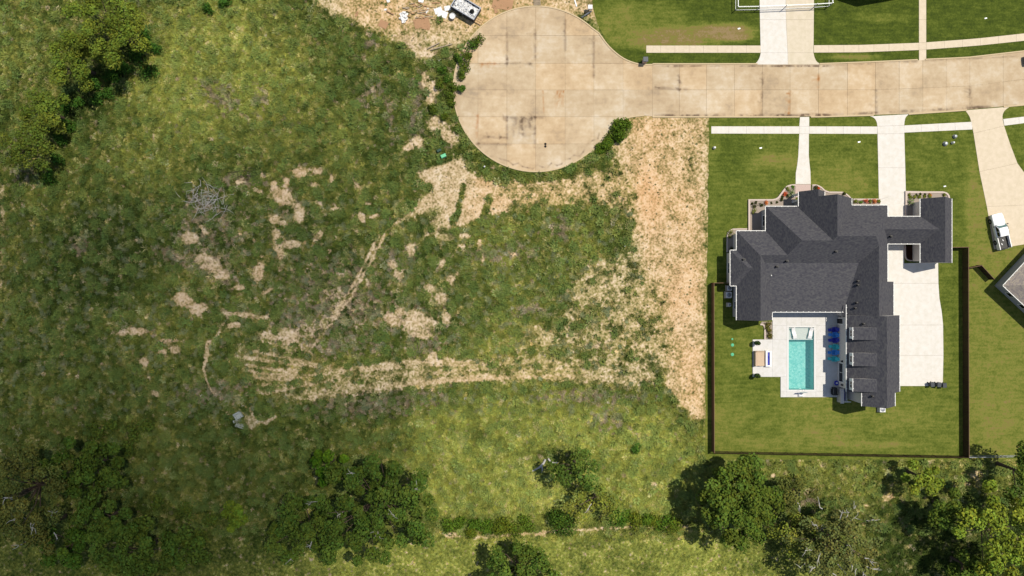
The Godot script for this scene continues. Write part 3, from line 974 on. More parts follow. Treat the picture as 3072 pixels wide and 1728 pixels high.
func build_paths() -> void:
	path("sidewalk", "sand coloured sidewalk along the far side of the road", strip([z3(85, 300), z3(838, 300)], [z3(85, 348), z3(838, 348)], 8), M.walk)
	path("sidewalk", "sand coloured sidewalk bending with the road past the narrow walkway", strip([z3(1188, 298), z3(1500, 296), z3(1880, 282)], [z3(1188, 347), z3(1500, 345), z3(1880, 330)], 7) + strip([z3(1928, 279), z3(2250, 255), z3(2640, 213)], [z3(1928, 327), z3(2250, 303), z3(2640, 262)], 6), M.walk)
	path("walkway", "narrow concrete walkway crossing the far lawn to the road", [[z3(1880, -60), z3(1928, -60), z3(1928, 130), z3(1880, 130)], [z3(1880, 130), z3(1928, 130), z3(1928, 279), z3(1880, 282)], [z3(1880, 282), z3(1928, 279), z3(1928, 327), z3(1880, 330)], [z3(1880, 330), z3(1928, 327), z3(1928, 397), z3(1880, 401)]], M.walk)
	var dl := [[z3(830, -60), z3(1003, -60), z3(1005, 130), z3(833, 130)], [z3(833, 130), z3(1005, 130), z3(1016, 348), z3(838, 348)]]
	var dr := [[z3(1003, -60), z3(1190, -60), z3(1188, 130), z3(1005, 130)], [z3(1005, 130), z3(1188, 130), z3(1186, 348), z3(1016, 348)]]
	var flare := smooth_line([z3(838, 348), z3(830, 380), z3(812, 410), z3(790, 425)], 4)
	var flare2 := smooth_line([z3(1240, 424), z3(1210, 408), z3(1194, 380), z3(1186, 348)], 4)
	path("driveway", "new white half of the double driveway across the road", dl + [[z3(1016, 348)] + flare + [z3(1018, 425)]], M.slab)
	path("driveway", "tan half of the double driveway across the road", dr + [flare2 + [z3(1016, 348), z3(1018, 425)]], M.slab_b)
	path("sidewalk", "pale sidewalk along the road in front of the pool house", strip([z3(513, 832), z3(1092, 832)], [z3(513, 880), z3(1092, 881)], 5) + strip([z3(1158, 832), z3(1606, 833)], [z3(1158, 881), z3(1606, 882)], 4) + strip([z3(1783, 826), z3(2228, 802)], [z3(1783, 874), z3(2232, 853)], 4), M.slab)
	path("sidewalk", "pale sidewalk continuing past the neighbour's curved driveway", strip([z3(2434, 784), z3(2640, 760)], [z3(2442, 828), z3(2640, 803)], 2), M.slab)
	path("walkway", "pale front walk flaring towards the porch", [[z3(1097, 770), z3(1158, 770), z3(1158, 832), z3(1092, 832)], [z3(1092, 832), z3(1158, 832), z3(1158, 881), z3(1092, 881)], [z3(1092, 881), z3(1156, 881), z3(1155, 1020), z3(1160, 1080), z3(1166, 1130), z3(1168, 1213), z3(1068, 1213), z3(1069, 1140), z3(1078, 1090), z3(1085, 1030)]], M.slab)
	path("porch_floor", "pinkish brick paving in front of the porch", [[z3(1068, 1214), z3(1168, 1214), z3(1168, 1300), z3(1066, 1300)]], M.paver)
	var fa := smooth_line([z3(1606, 832), z3(1600, 800), z3(1582, 776), z3(1555, 766)], 4)
	var fb := smooth_line([z3(1815, 752), z3(1794, 772), z3(1786, 800), z3(1783, 826)], 4)
	path("driveway", "pale driveway running under the breezeway to the back of the house", [fa + fb, [z3(1606, 832), z3(1783, 826), z3(1784, 880), z3(1607, 882)], [z3(1607, 882), z3(1784, 880), z3(1790, 1105), z3(1612, 1105)], [z3(1612, 1105), z3(1790, 1105), z3(1794, 1262), z3(1616, 1318)], [Vector2(2632, 600), Vector2(2717, 575), Vector2(2717, 735), Vector2(2632, 735)]], M.slab)
	path("driveway", "wide concrete parking apron behind the breezeway", [[Vector2(2632, 735), Vector2(2712, 735), Vector2(2712, 790), Vector2(2814, 786), Vector2(2815, 850), Vector2(2632, 850)], [Vector2(2632, 850), Vector2(2815, 850), Vector2(2818, 895), Vector2(2825, 935), Vector2(2829, 975), Vector2(2650, 975)], [Vector2(2650, 975), Vector2(2829, 975), Vector2(2830, 1066), Vector2(2650, 1066)], [Vector2(2650, 1066), Vector2(2830, 1066), Vector2(2828, 1158), Vector2(2650, 1158)]], M.slab)
	var d2 := smooth_line([Vector2(2895, 331), Vector2(2908, 350), Vector2(2914, 372), Vector2(2920, 400)], 3)
	var d2r := smooth_line([Vector2(3012, 378), Vector2(3007, 350), Vector2(3014, 332), Vector2(3030, 320)], 3)
	path("driveway", "neighbour's curved driveway with the white pickup on it", [d2 + d2r, [Vector2(2920, 400), Vector2(3012, 378), Vector2(3030, 432), Vector2(3052, 490), Vector2(2938, 515)], [Vector2(2938, 515), Vector2(3052, 490), Vector2(3110, 570), Vector2(3140, 590), Vector2(3140, 612), Vector2(2960, 620)], [Vector2(2960, 620), Vector2(3140, 612), Vector2(3140, 722), Vector2(2982, 748)]], M.walk)

func build_pool() -> void:
	var deck := setting_root("pool_deck", "pale concrete deck round the swimming pool")
	var outline := plan([z2(693, 90), z2(1300, 90), z2(1300, 852), z2(765, 852), z2(765, 675), z2(520, 674), z2(520, 347), z2(693, 346)])
	var a := Vector2(gx(POOL.position.x) - 0.32, gz(POOL.position.y) - 0.32)
	var b := Vector2(gx(POOL.end.x) + 0.32, gz(POOL.end.y) + 0.32)
	var B := 300.0
	var cells := []
	var xs := [-B, gx(2317), a.x, (a.x + b.x) * 0.5, b.x, gx(2478), B]
	var ys := [-B, gz(951), a.y, gz(1018), gz(1074), gz(1130), b.y, B]
	for i in xs.size() - 1:
		for j in ys.size() - 1:
			if xs[i] >= a.x - 0.01 and xs[i + 1] <= b.x + 0.01 and ys[j] >= a.y - 0.01 and ys[j + 1] <= b.y + 0.01: continue
			cells.append(PackedVector2Array([Vector2(xs[i] + 0.008, ys[j] + 0.008), Vector2(xs[i + 1] - 0.008, ys[j] + 0.008), Vector2(xs[i + 1] - 0.008, ys[j + 1] - 0.008), Vector2(xs[i] + 0.008, ys[j + 1] - 0.008)]))
	for c in cells:
		for p in Geometry2D.intersect_polygons(c, outline):
			if Geometry2D.triangulate_polygon(p).size() > 0: slab_piece(deck, p, 0.0, 0.12, M.deck)
	var pool := thing("swimming_pool", "long rectangular swimming pool with turquoise water and white coping", "pool", Vector3.ZERO)
	var m := MB.new()
	var ia := Vector2(gx(POOL.position.x), gz(POOL.position.y))
	var ib := Vector2(gx(POOL.end.x), gz(POOL.end.y))
	for r in [[a.x, a.y, b.x, ia.y], [a.x, ib.y, b.x, b.y], [a.x, ia.y, ia.x, ib.y], [ib.x, ia.y, b.x, ib.y]]:
		m.cbox(Vector3((r[0] + r[2]) / 2, 0.085, (r[1] + r[3]) / 2), Vector3(r[2] - r[0] - 0.004, 0.11, r[3] - r[1] - 0.004), 0.015)
	part(pool, "coping", m, M.coping)
	# shell
	var shelf := gz(1017.5)
	m = MB.new()
	var w := func(x0, z0, x1, z1_, y0, y1, hint): m.face([Vector3(x0, y0, z0), Vector3(x1, y0, z1_), Vector3(x1, y1, z1_), Vector3(x0, y1, z0)], hint)
	w.call(ia.x, ia.y, ib.x, ia.y, -1.7, 0.05, Vector3(0, 0, 1))
	w.call(ia.x, ib.y, ib.x, ib.y, -1.7, 0.05, Vector3(0, 0, -1))
	w.call(ia.x, ia.y, ia.x, ib.y, -1.7, 0.05, Vector3(1, 0, 0))
	w.call(ib.x, ia.y, ib.x, ib.y, -1.7, 0.05, Vector3(-1, 0, 0))
	w.call(ia.x, shelf, ib.x, shelf, -1.7, -0.32, Vector3(0, 0, 1))
	m.face([Vector3(ia.x, -1.7, shelf), Vector3(ib.x, -1.7, shelf), Vector3(ib.x, -1.7, ib.y), Vector3(ia.x, -1.7, ib.y)], Vector3.UP)
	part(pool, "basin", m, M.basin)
	m = MB.new()
	m.face([Vector3(ia.x, -0.32, ia.y), Vector3(ib.x, -0.32, ia.y), Vector3(ib.x, -0.32, shelf), Vector3(ia.x, -0.32, shelf)], Vector3.UP)
	var sh := part(pool, "shelf", m, M.shelf)
	sh.set_meta("label", "shallow pale tanning shelf under a hand of water")
	m = MB.new()
	m.box(Vector3((ia.x + ib.x) / 2, -0.25, shelf + 0.06), Vector3(ib.x - ia.x - 0.02, 0.14, 0.1))
	part(pool, "step_edge", m, M.coping)
	# water: a rippled surface
	m = MB.new()
	var f := FastNoiseLite.new()
	f.seed = 8
	f.frequency = 0.55
	f.fractal_octaves = 2
	var nx := 44
	var nz := 108
	var hh := []
	for j in nz + 1:
		for i in nx + 1:
			hh.append(f.get_noise_2d(lerpf(ia.x, ib.x, i / float(nx)) * 1.6, lerpf(ia.y, ib.y, j / float(nz)) * 1.6) * 0.035)
	var at := func(i: int, j: int) -> Vector3:
		return Vector3(lerpf(ia.x, ib.x, i / float(nx)), -0.03 + hh[j * (nx + 1) + i], lerpf(ia.y, ib.y, j / float(nz)))
	var nrm := func(i: int, j: int) -> Vector3:
		var l: Vector3 = at.call(maxi(i - 1, 0), j)
		var r: Vector3 = at.call(mini(i + 1, nx), j)
		var u: Vector3 = at.call(i, maxi(j - 1, 0))
		var d: Vector3 = at.call(i, mini(j + 1, nz))
		return (d - u).cross(r - l).normalized()
	for j in nz:
		for i in nx:
			m.tri_n(at.call(i, j), at.call(i + 1, j), at.call(i + 1, j + 1), nrm.call(i, j), nrm.call(i + 1, j), nrm.call(i + 1, j + 1))
			m.tri_n(at.call(i, j), at.call(i + 1, j + 1), at.call(i, j + 1), nrm.call(i, j), nrm.call(i + 1, j + 1), nrm.call(i, j + 1))
	var wt := part(pool, "water", m, M.water)
	wt.set_meta("label", "rippled turquoise water")

# ---------------------------------------------------------------- roofs
var roofs := []       # every roof body: [x0, x1, z0, z1, planes] for standing vents on them

func pl(axis: String, at_px: float, h: float, slope: float) -> Vector3:      # plane h = a x + b z + c
	if axis == "x": return Vector3(slope, 0, h - slope * gx(at_px))
	return Vector3(0, slope, h - slope * gz(at_px))

func clip(poly: Array, k: Vector3) -> Array:           # keep where k.x x + k.y z + k.z >= 0
	var out := []
	for i in poly.size():
		var a: Vector2 = poly[i]
		var b: Vector2 = poly[(i + 1) % poly.size()]
		var da := k.x * a.x + k.y * a.y + k.z
		var db := k.x * b.x + k.y * b.y + k.z
		if da >= 0: out.append(a)
		if (da > 0 and db < 0) or (da < 0 and db > 0): out.append(a.lerp(b, da / (da - db)))
	return out

func roof(house: Node3D, x0: float, x1: float, y0: float, y1: float, base: float, planes: Array, gutters: Array, mat: Material, lift := 0.0, xf := Transform3D.IDENTITY) -> MeshInstance3D:
	var X0 := gx(x0)
	var X1 := gx(x1)
	var Z0 := gz(y0)
	var Z1 := gz(y1)
	var ps := []
	for p in planes: ps.append(Vector3(p.x, p.y, p.z + lift))
	roofs.append([X0, X1, Z0, Z1, ps])
	var top := MB.new()
	var side := MB.new()
	var hat := func(p: Vector2) -> float:
		var h := 1e9
		for q in ps: h = minf(h, q.x * p.x + q.y * p.y + q.z)
		return h
	for i in ps.size():
		var poly := [Vector2(X0, Z0), Vector2(X1, Z0), Vector2(X1, Z1), Vector2(X0, Z1)]
		for j in ps.size():
			if j != i and poly.size() > 2: poly = clip(poly, ps[j] - ps[i])
		if poly.size() < 3: continue
		var f := []
		for p in poly: f.append(xf * Vector3(p.x, ps[i].x * p.x + ps[i].y * p.y + ps[i].z, p.y))
		top.face(f, Vector3.UP)
		for e in poly.size():
			var a: Vector2 = poly[e]
			var b: Vector2 = poly[(e + 1) % poly.size()]
			var o := Vector3.ZERO
			if absf(a.x - X0) < 1e-4 and absf(b.x - X0) < 1e-4: o = Vector3.LEFT
			elif absf(a.x - X1) < 1e-4 and absf(b.x - X1) < 1e-4: o = Vector3.RIGHT
			elif absf(a.y - Z0) < 1e-4 and absf(b.y - Z0) < 1e-4: o = Vector3.FORWARD
			elif absf(a.y - Z1) < 1e-4 and absf(b.y - Z1) < 1e-4: o = Vector3.BACK
			if o == Vector3.ZERO: continue
			var ha: float = hat.call(a)
			var hb: float = hat.call(b)
			side.face([xf * Vector3(a.x, base - 0.16, a.y), xf * Vector3(b.x, base - 0.16, b.y), xf * Vector3(b.x, hb, b.y), xf * Vector3(a.x, ha, a.y)], xf.basis * o)
	side.face([xf * Vector3(X0, base - 0.16, Z0), xf * Vector3(X1, base - 0.16, Z0), xf * Vector3(X1, base - 0.16, Z1), xf * Vector3(X0, base - 0.16, Z1)], Vector3.DOWN)
	var r := part(house, "roof", top, mat)
	part(r, "fascia", side, M.wall)
	for g in gutters:       # [side, from px, to px]
		var gm := MB.new()
		var hm := MB.new()
		var a := Vector3.ZERO
		var b := Vector3.ZERO
		match g[0]:
			"W", "E":
				var x := X0 - 0.055 if g[0] == "W" else X1 + 0.055
				var h: float = hat.call(Vector2(X0 if g[0] == "W" else X1, gz((g[1] + g[2]) * 0.5)))
				a = Vector3(x, h - 0.04, gz(g[1])); b = Vector3(x, h - 0.04, gz(g[2]))
			_:
				var z := Z0 - 0.055 if g[0] == "N" else Z1 + 0.055
				var h: float = hat.call(Vector2(gx((g[1] + g[2]) * 0.5), Z0 if g[0] == "N" else Z1))
				a = Vector3(gx(g[1]), h - 0.04, z); b = Vector3(gx(g[2]), h - 0.04, z)
		var d := b - a
		var sz := Vector3(maxf(absf(d.x), 0.085), 0.12, maxf(absf(d.z), 0.085))
		gm.box(xf * ((a + b) * 0.5), sz, xf.basis)
		var gp := part(r, "gutter", gm, M.trim)
		var nh := int(d.length() / 0.9)
		var inward := Vector3(0.1, 0.05, 0)
		match g[0]:
			"E": inward = Vector3(-0.1, 0.05, 0)
			"N": inward = Vector3(0, 0.05, 0.1)
			"S": inward = Vector3(0, 0.05, -0.1)
		for k in nh:
			var t := (k + 0.5) / nh
			hm.box(xf * (a.lerp(b, t) + inward), Vector3(0.09, 0.07, 0.09), xf.basis)
		if nh > 0:
			part(r, "gutter_hanger", hm, M.trim, "stuff")
	return r

func roof_at(x: float, z: float) -> float:
	var best := 0.0
	for r in roofs:
		if x < r[0] or x > r[1] or z < r[2] or z > r[3]: continue
		var h := 1e9
		for q in r[4]: h = minf(h, q.x * x + q.y * z + q.z)
		best = maxf(best, h)
	return best

func on_roof(px: float, py: float) -> Vector3:
	var h := 5.0
	for k in 12:
		var p := P(px, py, h)
		h = roof_at(p.x, p.z)
	return P(px, py, h)

func wall_box(house: Node3D, x0: float, x1: float, y0: float, y1: float, h: float, mat: Material) -> MeshInstance3D:
	var m := MB.new()
	m.box(Vector3((gx(x0) + gx(x1)) * 0.5, h * 0.5, (gz(y0) + gz(y1)) * 0.5), Vector3(gx(x1) - gx(x0), h, gz(y1) - gz(y0)))
	return part(house, "wall", m, mat)

func opening(house: Node3D, called: String, face_: String, at_px: float, along0: float, along1: float, y0: float, y1: float) -> void:
	# a window or door set in a frame on a wall that faces W / E / N / S
	var glass := MB.new()
	var frame := MB.new()
	var c: Vector3
	var out: Vector3
	var len_: float
	if face_ == "W" or face_ == "E":
		c = Vector3(gx(at_px), (y0 + y1) / 2, (gz(along0) + gz(along1)) / 2)
		out = Vector3.LEFT if face_ == "W" else Vector3.RIGHT
		len_ = gz(along1) - gz(along0)
	else:
		c = Vector3((gx(along0) + gx(along1)) / 2, (y0 + y1) / 2, gz(at_px))
		out = Vector3.FORWARD if face_ == "N" else Vector3.BACK
		len_ = gx(along1) - gx(along0)
	var side := Vector3(absf(out.z), 0, absf(out.x))
	glass.box(c + out * 0.01, out.abs() * 0.06 + Vector3.UP * (y1 - y0) + side * len_)
	var w := part(house, called, glass, M.glass if called == "window" else M.door)
	for s in [-1.0, 1.0]:
		frame.box(c + out * 0.04 + side * s * (len_ / 2 + 0.05), out.abs() * 0.12 + Vector3.UP * (y1 - y0 + 0.2) + side * 0.1)
		frame.box(c + out * 0.04 + Vector3.UP * s * ((y1 - y0) / 2 + 0.05), out.abs() * 0.118 + Vector3.UP * 0.1 + side * len_)
	if called == "window":
		frame.box(c + out * 0.05, out.abs() * 0.06 + Vector3.UP * (y1 - y0) + side * 0.05)
	part(w, "frame", frame, M.trim)

func build_house() -> void:
	var H := thing("house", "large white house with a charcoal shingle roof of many hips and gables", "house", Vector3.ZERO)
	var Ss := pl("z", 719.2, 8.5, -0.85)
	var mr: Material = M.roof
	roof(H, 2192.1, 2295.5, 697.5, 958, 3.2, [pl("x", 2192.1, 3.2, 1.04), pl("x", 2243.8, 6.2, -1.04), pl("z", 697.5, 3.2, 0.72)], [["W", 697.5, 752], ["W", 858, 958], ["N", 2192, 2275], ["E", 936, 958]], mr)
	roof(H, 2243.8, 2420, 697.5, 793, 3.2, [pl("z", 697.5, 3.2, 0.72), Ss], [], mr, 0.004)
	roof(H, 2277, 2460, 626, 793, 3.2, [pl("x", 2277, 3.2, 1.18), pl("z", 626, 3.2, 0.82), Ss], [["W", 626, 700], ["N", 2277, 2370]], mr, 0.008)
	roof(H, 2372, 2526.5, 602, 793, 3.4, [pl("x", 2372, 3.4, 1.27), pl("x", 2526.5, 3.4, -1.116), Ss], [["W", 583, 626], ["E", 602, 622]], mr, 0.002)
	roof(H, 2372, 2447.4, 582.6, 650, 3.4, [pl("x", 2372, 3.4, 1.27), pl("x", 2447.4, 3.4, -1.27)], [["E", 583, 602]], mr, 0.006)
	roof(H, 2444, 2629, 623, 793, 3.4, [pl("z", 623, 3.4, 0.955), pl("x", 2571, 7.3, -1.15), Ss], [["N", 2527, 2629], ["E", 623, 656]], mr, 0.01)
	roof(H, 2500, 2629, 700, 948, 3.2, [pl("x", 2571, 7.3, 1.06), pl("x", 2571, 7.3, -1.15)], [["E", 735, 845]], mr, 0.005)
	roof(H, 2571, 2650.3, 845.5, 948, 3.2, [pl("x", 2571, 7.3, -0.93)], [["E", 845.5, 943]], mr, 0.003)
	roof(H, 2250, 2540, 780, 933.7, 3.3, [pl("z", 791.8, 5.07, -0.224)], [["S", 2296, 2508]], mr, 0.0)
	var gr := roof(H, 2505, 2658.4, 943, 1164.3, 4.19, [pl("x", 2505, 4.19, 0.805), pl("x", 2588, 7.9, -0.949)], [["W", 912, 1164], ["E", 943, 1164]], mr, 0.007)
	roof(H, 2537.2, 2632, 1160, 1202, 5.6, [pl("x", 2505, 4.19, 0.805), pl("x", 2588, 7.9, -0.949)], [["W", 1164.5, 1202], ["E", 1164.5, 1202]], mr, 0.011)
	roof(H, 2730.9, 2822.5, 602.5, 790.5, 3.0, [pl("x", 2730.9, 3.0, 1.0), pl("x", 2822.5, 3.0, -1.0)], [["W", 602.5, 655], ["W", 734.5, 790.5], ["E", 602.5, 790.5]], mr, 0.0)
	roof(H, 2600, 2780, 655, 734.3, 3.0, [pl("z", 655, 3.0, 0.9), pl("z", 734.3, 3.0, -0.9)], [["N", 2630, 2738], ["S", 2630, 2738]], mr, 0.004)
	roof(H, 2173.9, 2240, 754, 857.2, 3.2, [pl("x", 2173.9, 3.2, 0.9), pl("z", 754, 3.2, 0.7), pl("z", 857.2, 3.2, -0.7)], [["W", 754, 857.2], ["N", 2173.9, 2192], ["S", 2173.9, 2192]], mr, 0.002)
	# shed dormers on the garage wing
	for d in [[976.0, 1011.8], [1049.0, 1086.5], [1122.5, 1159.5]]:
		var r := roof(H, 2509.5, 2572, d[0], d[1], 5.95, [pl("x", 2509.5, 5.95, 0.33)], [["W", d[0], d[1]]], M.roof, 0.0)
		r.name = "dormer_roof"
		var m := MB.new()
		m.box(Vector3((gx(2510.5) + gx(2560)) / 2, 5.1, (gz(d[0] + 2) + gz(d[1] - 2)) / 2), Vector3(gx(2560) - gx(2510.5), 1.7, gz(d[1] - 2) - gz(d[0] + 2)))
		var w := part(H, "dormer", m, M.trim)
		m = MB.new()
		m.box(Vector3(gx(2510.5) - 0.02, 5.3, (gz(d[0]) + gz(d[1])) / 2), Vector3(0.06, 0.8, 0.95))
		var win := part(w, "window", m, M.glass)
		m = MB.new()
		for s in [-1.0, 1.0]:
			m.box(Vector3(gx(2510.5) - 0.04, 5.3, (gz(d[0]) + gz(d[1])) / 2 + s * 0.53), Vector3(0.1, 1.0, 0.1))
			m.box(Vector3(gx(2510.5) - 0.04, 5.3 + s * 0.45, (gz(d[0]) + gz(d[1])) / 2), Vector3(0.098, 0.1, 0.95))
		m.box(Vector3(gx(2510.5) - 0.05, 5.3, (gz(d[0]) + gz(d[1])) / 2), Vector3(0.06, 0.8, 0.05))
		part(w, "window_frame", m, M.trim)
	# walls
	wall_box(H, 2198, 2290, 704, 950, 3.1, M.wall)
	wall_box(H, 2283, 2460, 632, 793, 3.1, M.wall_grey)
	wall_box(H, 2379, 2520, 610, 760, 3.3, M.wall_grey)
	wall_box(H, 2450, 2623, 629, 793, 3.3, M.wall)
	wall_box(H, 2506, 2623, 760, 946, 3.1, M.wall)
	wall_box(H, 2590, 2644, 852, 946, 3.1, M.wall)
	wall_box(H, 2289, 2508, 780, 926, 3.2, M.wall)
	wall_box(H, 2511, 2652, 949, 1158, 4.08, M.wall)
	wall_box(H, 2543, 2626, 1157, 1197, 5.5, M.wall)
	wall_box(H, 2736, 2817, 609, 784, 2.9, M.wall)
	wall_box(H, 2180, 2235, 760, 851, 3.1, M.wall)
	# porch posts, breezeway posts
	for q in [Vector2(2378, 588), Vector2(2441, 588), Vector2(2378, 606)]:
		var m := MB.new()
		m.box(Vector3(gx(q.x), 1.65, gz(q.y)), Vector3(0.32, 3.3, 0.32))
		m.box(Vector3(gx(q.x), 0.2, gz(q.y)), Vector3(0.44, 0.4, 0.44))
		part(H, "porch_post", m, M.trim)
	for q in [Vector2(2716, 661), Vector2(2716, 728)]:
		var m := MB.new()
		m.box(Vector3(gx(q.x), 1.45, gz(q.y)), Vector3(0.36, 2.9, 0.36))
		m.box(Vector3(gx(q.x), 0.2, gz(q.y)), Vector3(0.48, 0.4, 0.48))
		part(H, "breezeway_post", m, M.brick_pale)
	# openings
	opening(H, "window", "W", 2511, 1087, 1141, 0.9, 2.3)
	opening(H, "door", "W", 2511, 955, 970, 0.12, 2.3)
	opening(H, "window", "W", 2198, 905, 925, 1.0, 2.3)
	opening(H, "window", "W", 2180, 790, 820, 1.0, 2.3)
	opening(H, "window", "W", 2283, 650, 680, 1.0, 2.3)
	for k in 4: opening(H, "door", "S", 926, 2306 + k * 48, 2346 + k * 48, 0.14, 2.5)
	for k in 3: opening(H, "window", "N", 629, 2540 + k * 26, 2558 + k * 26, 0.9, 2.4)
	opening(H, "door", "N", 610, 2396, 2416, 0.1, 2.4)
	for k in 2: opening(H, "window", "N", 632, 2300 + k * 36, 2322 + k * 36, 0.9, 2.4)
	for k in 3: opening(H, "garage_door", "E", 2652, 960 + k * 66, 1012 + k * 66, 0.05, 2.5)
	opening(H, "window", "S", 1197, 2570, 2596, 3.2, 4.8)
	# wall lamps by the patio
	for q in [1080.0, 1150.0]:
		var m := MB.new()
		m.box(Vector3(gx(2511) - 0.1, 2.0, gz(q)), Vector3(0.2, 0.4, 0.2))
		m.box(Vector3(gx(2511) - 0.1, 2.23, gz(q)), Vector3(0.28, 0.05, 0.28))
		part(H, "wall_lantern", m, M.black)
	# vents and pipes standing on the roof
	for q in [z1(1245, 745), z1(815, 828), z1(728, 877), z1(1440, 1040), z1(1441, 1006), z1(1430, 1195), z1(1417, 1242), z1(1490, 1380), z1(436, 815), z2(1568, 845), z1(1728, 612)]:
		var p := on_roof(q.x, q.y)
		var m := MB.new()
		m.lathe(p + Vector3.DOWN * 0.25, [Vector2(0.09, 0.0), Vector2(0.09, 0.62), Vector2(0.17, 0.64), Vector2(0.17, 0.74), Vector2(0.0, 0.78)], 8)
		m.box(p + Vector3(0.12, 0.06, 0), Vector3(0.55, 0.16, 0.3))
		part(H, "roof_vent", m, M.black)
	var m := MB.new()
	var vp := on_roof(z1(680, 955).x, z1(680, 955).y)
	m.lathe(vp + Vector3.DOWN * 0.1, [Vector2(0.08, 0.0), Vector2(0.08, 0.4), Vector2(0.0, 0.42)], 8)
	part(H, "roof_pipe", m, M.trim)
	# open corner porch at the end of the garage wing: low white wall, column, rail
	m = MB.new()
	m.box(Vector3(gx(2514), 0.75, gz(1184)), Vector3(0.4, 1.5, 2.3))
	m.box(Vector3(gx(2514), 1.56, gz(1184)), Vector3(0.56, 0.12, 2.45))
	part(H, "porch_wall", m, M.wall)
	m = MB.new()
	m.box(Vector3(gx(2526), 0.06, gz(1180)), Vector3(1.7, 0.11, 2.5))
	part(H, "porch_slab", m, M.deck)
	m = MB.new()
	for k in 5: m.box(Vector3(gx(2519 + k * 6.0), 0.6, gz(1203)), Vector3(0.05, 1.0, 0.05))
	m.box(Vector3(gx(2531), 1.1, gz(1203)), Vector3(1.4, 0.07, 0.09))
	m.box(Vector3(gx(2531), 0.25, gz(1203)), Vector3(1.4, 0.05, 0.05))
	part(H, "railing", m, M.trim)
	build_neighbours()

func build_neighbours() -> void:
	# house at the right edge, turned to the bend of the road
	var N := thing("house", "neighbour's house with weathered brown grey shingles, half out of view", "house", Vector3(gx(2973), 0, gz(857)), "", deg_to_rad(47))
	var save := roofs.duplicate()
	var W := func(m: float) -> float: return 1536.0 + m * PPM
	var Z := func(m: float) -> float: return 864.0 + m * PPM
	roof(N, W.call(0.0), W.call(16.0), Z.call(0.0), Z.call(13.0), 3.0, [pl("x", W.call(0.0), 3.0, 0.7), pl("z", Z.call(0.0), 3.0, 0.7), pl("z", Z.call(13.0), 3.0, -0.7)], [["W", Z.call(0.0), Z.call(13.0)], ["N", W.call(0.0), W.call(16.0)]], M.roof2)
	var m := MB.new()
	m.box(Vector3(8.2, 1.45, 6.5), Vector3(15.6, 2.9, 12.2))
	part(N, "wall", m, M.wall_grey)
	for k in 3:
		m = MB.new()
		m.box(Vector3(0.38, 1.6, 2.6 + k * 2.8), Vector3(0.06, 1.3, 0.9))
		var w := part(N, "window", m, M.glass)
		m = MB.new()
		for s in [-1.0, 1.0]:
			m.box(Vector3(0.36, 1.6, 2.6 + k * 2.8 + s * 0.5), Vector3(0.1, 1.5, 0.1))
			m.box(Vector3(0.36, 1.6 + s * 0.7, 2.6 + k * 2.8), Vector3(0.098, 0.1, 0.9))
		part(w, "frame", m, M.trim)
	# house above the top edge whose gable throws its shadow on the far lawn
	var T := thing("house", "house beyond the far lawn whose gable shadow reaches the grass", "house", Vector3.ZERO)
	roof(T, 2500, 2760, -250, -26, 3.2, [pl("x", 2500, 3.2, 0.8), pl("x", 2760, 3.2, -0.8)], [["W", -250, -26]], M.roof)
	wall_box(T, 2507, 2753, -244, -33, 3.1, M.wall)
	for k in 3: opening(T, "window", "S", -33, 2530 + k * 70, 2560 + k * 70, 0.9, 2.3)
	roofs = save

# ---------------------------------------------------------------- fences
func wood_fence(label: String, pts: Array, h: float, mat: Material) -> void:
	var F := thing("wood_fence", label, "fence", P(pts[0].x, pts[0].y), "")
	var org := F.position
	for i in pts.size() - 1:
		var a := P(pts[i].x, pts[i].y) - org
		var b := P(pts[i + 1].x, pts[i + 1].y) - org
		var L := (b - a).length()
		var d := (b - a) / L
		var bs := Basis(d, Vector3.UP, d.cross(Vector3.UP))
		var n := maxi(1, roundi(L / 2.4))
		for k in n:
			var p0 := a.lerp(b, float(k) / n)
			var p1 := a.lerp(b, float(k + 1) / n)
			var m := MB.new()
			m.box(p0 + Vector3.UP * h * 0.51, Vector3(0.1, h * 1.02, 0.13), bs)
			part(F, "post", m, mat)
			m = MB.new()
			var nb := int((p1 - p0).length() / 0.15)
			for j in nb:
				var q := p0.lerp(p1, (j + 0.5) / nb)
				m.box(q + Vector3.UP * (h * 0.5 - rng.randf_range(0.0, 0.012)) + bs.z * (0.008 if j % 2 == 0 else -0.008), Vector3((p1 - p0).length() / nb - 0.008, h, 0.022), bs)
			part(F, "panel", m, mat)
			m = MB.new()
			m.box((p0 + p1) * 0.5 + Vector3.UP * (h + 0.02), Vector3((p1 - p0).length() - 0.02, 0.04, 0.08), bs)
			part(F, "cap_rail", m, M.wood_cap)
		if i == pts.size() - 2:
			var m := MB.new()
			m.box(b + Vector3.UP * h * 0.51, Vector3(0.1, h * 1.02, 0.13), bs)
			part(F, "post", m, mat)

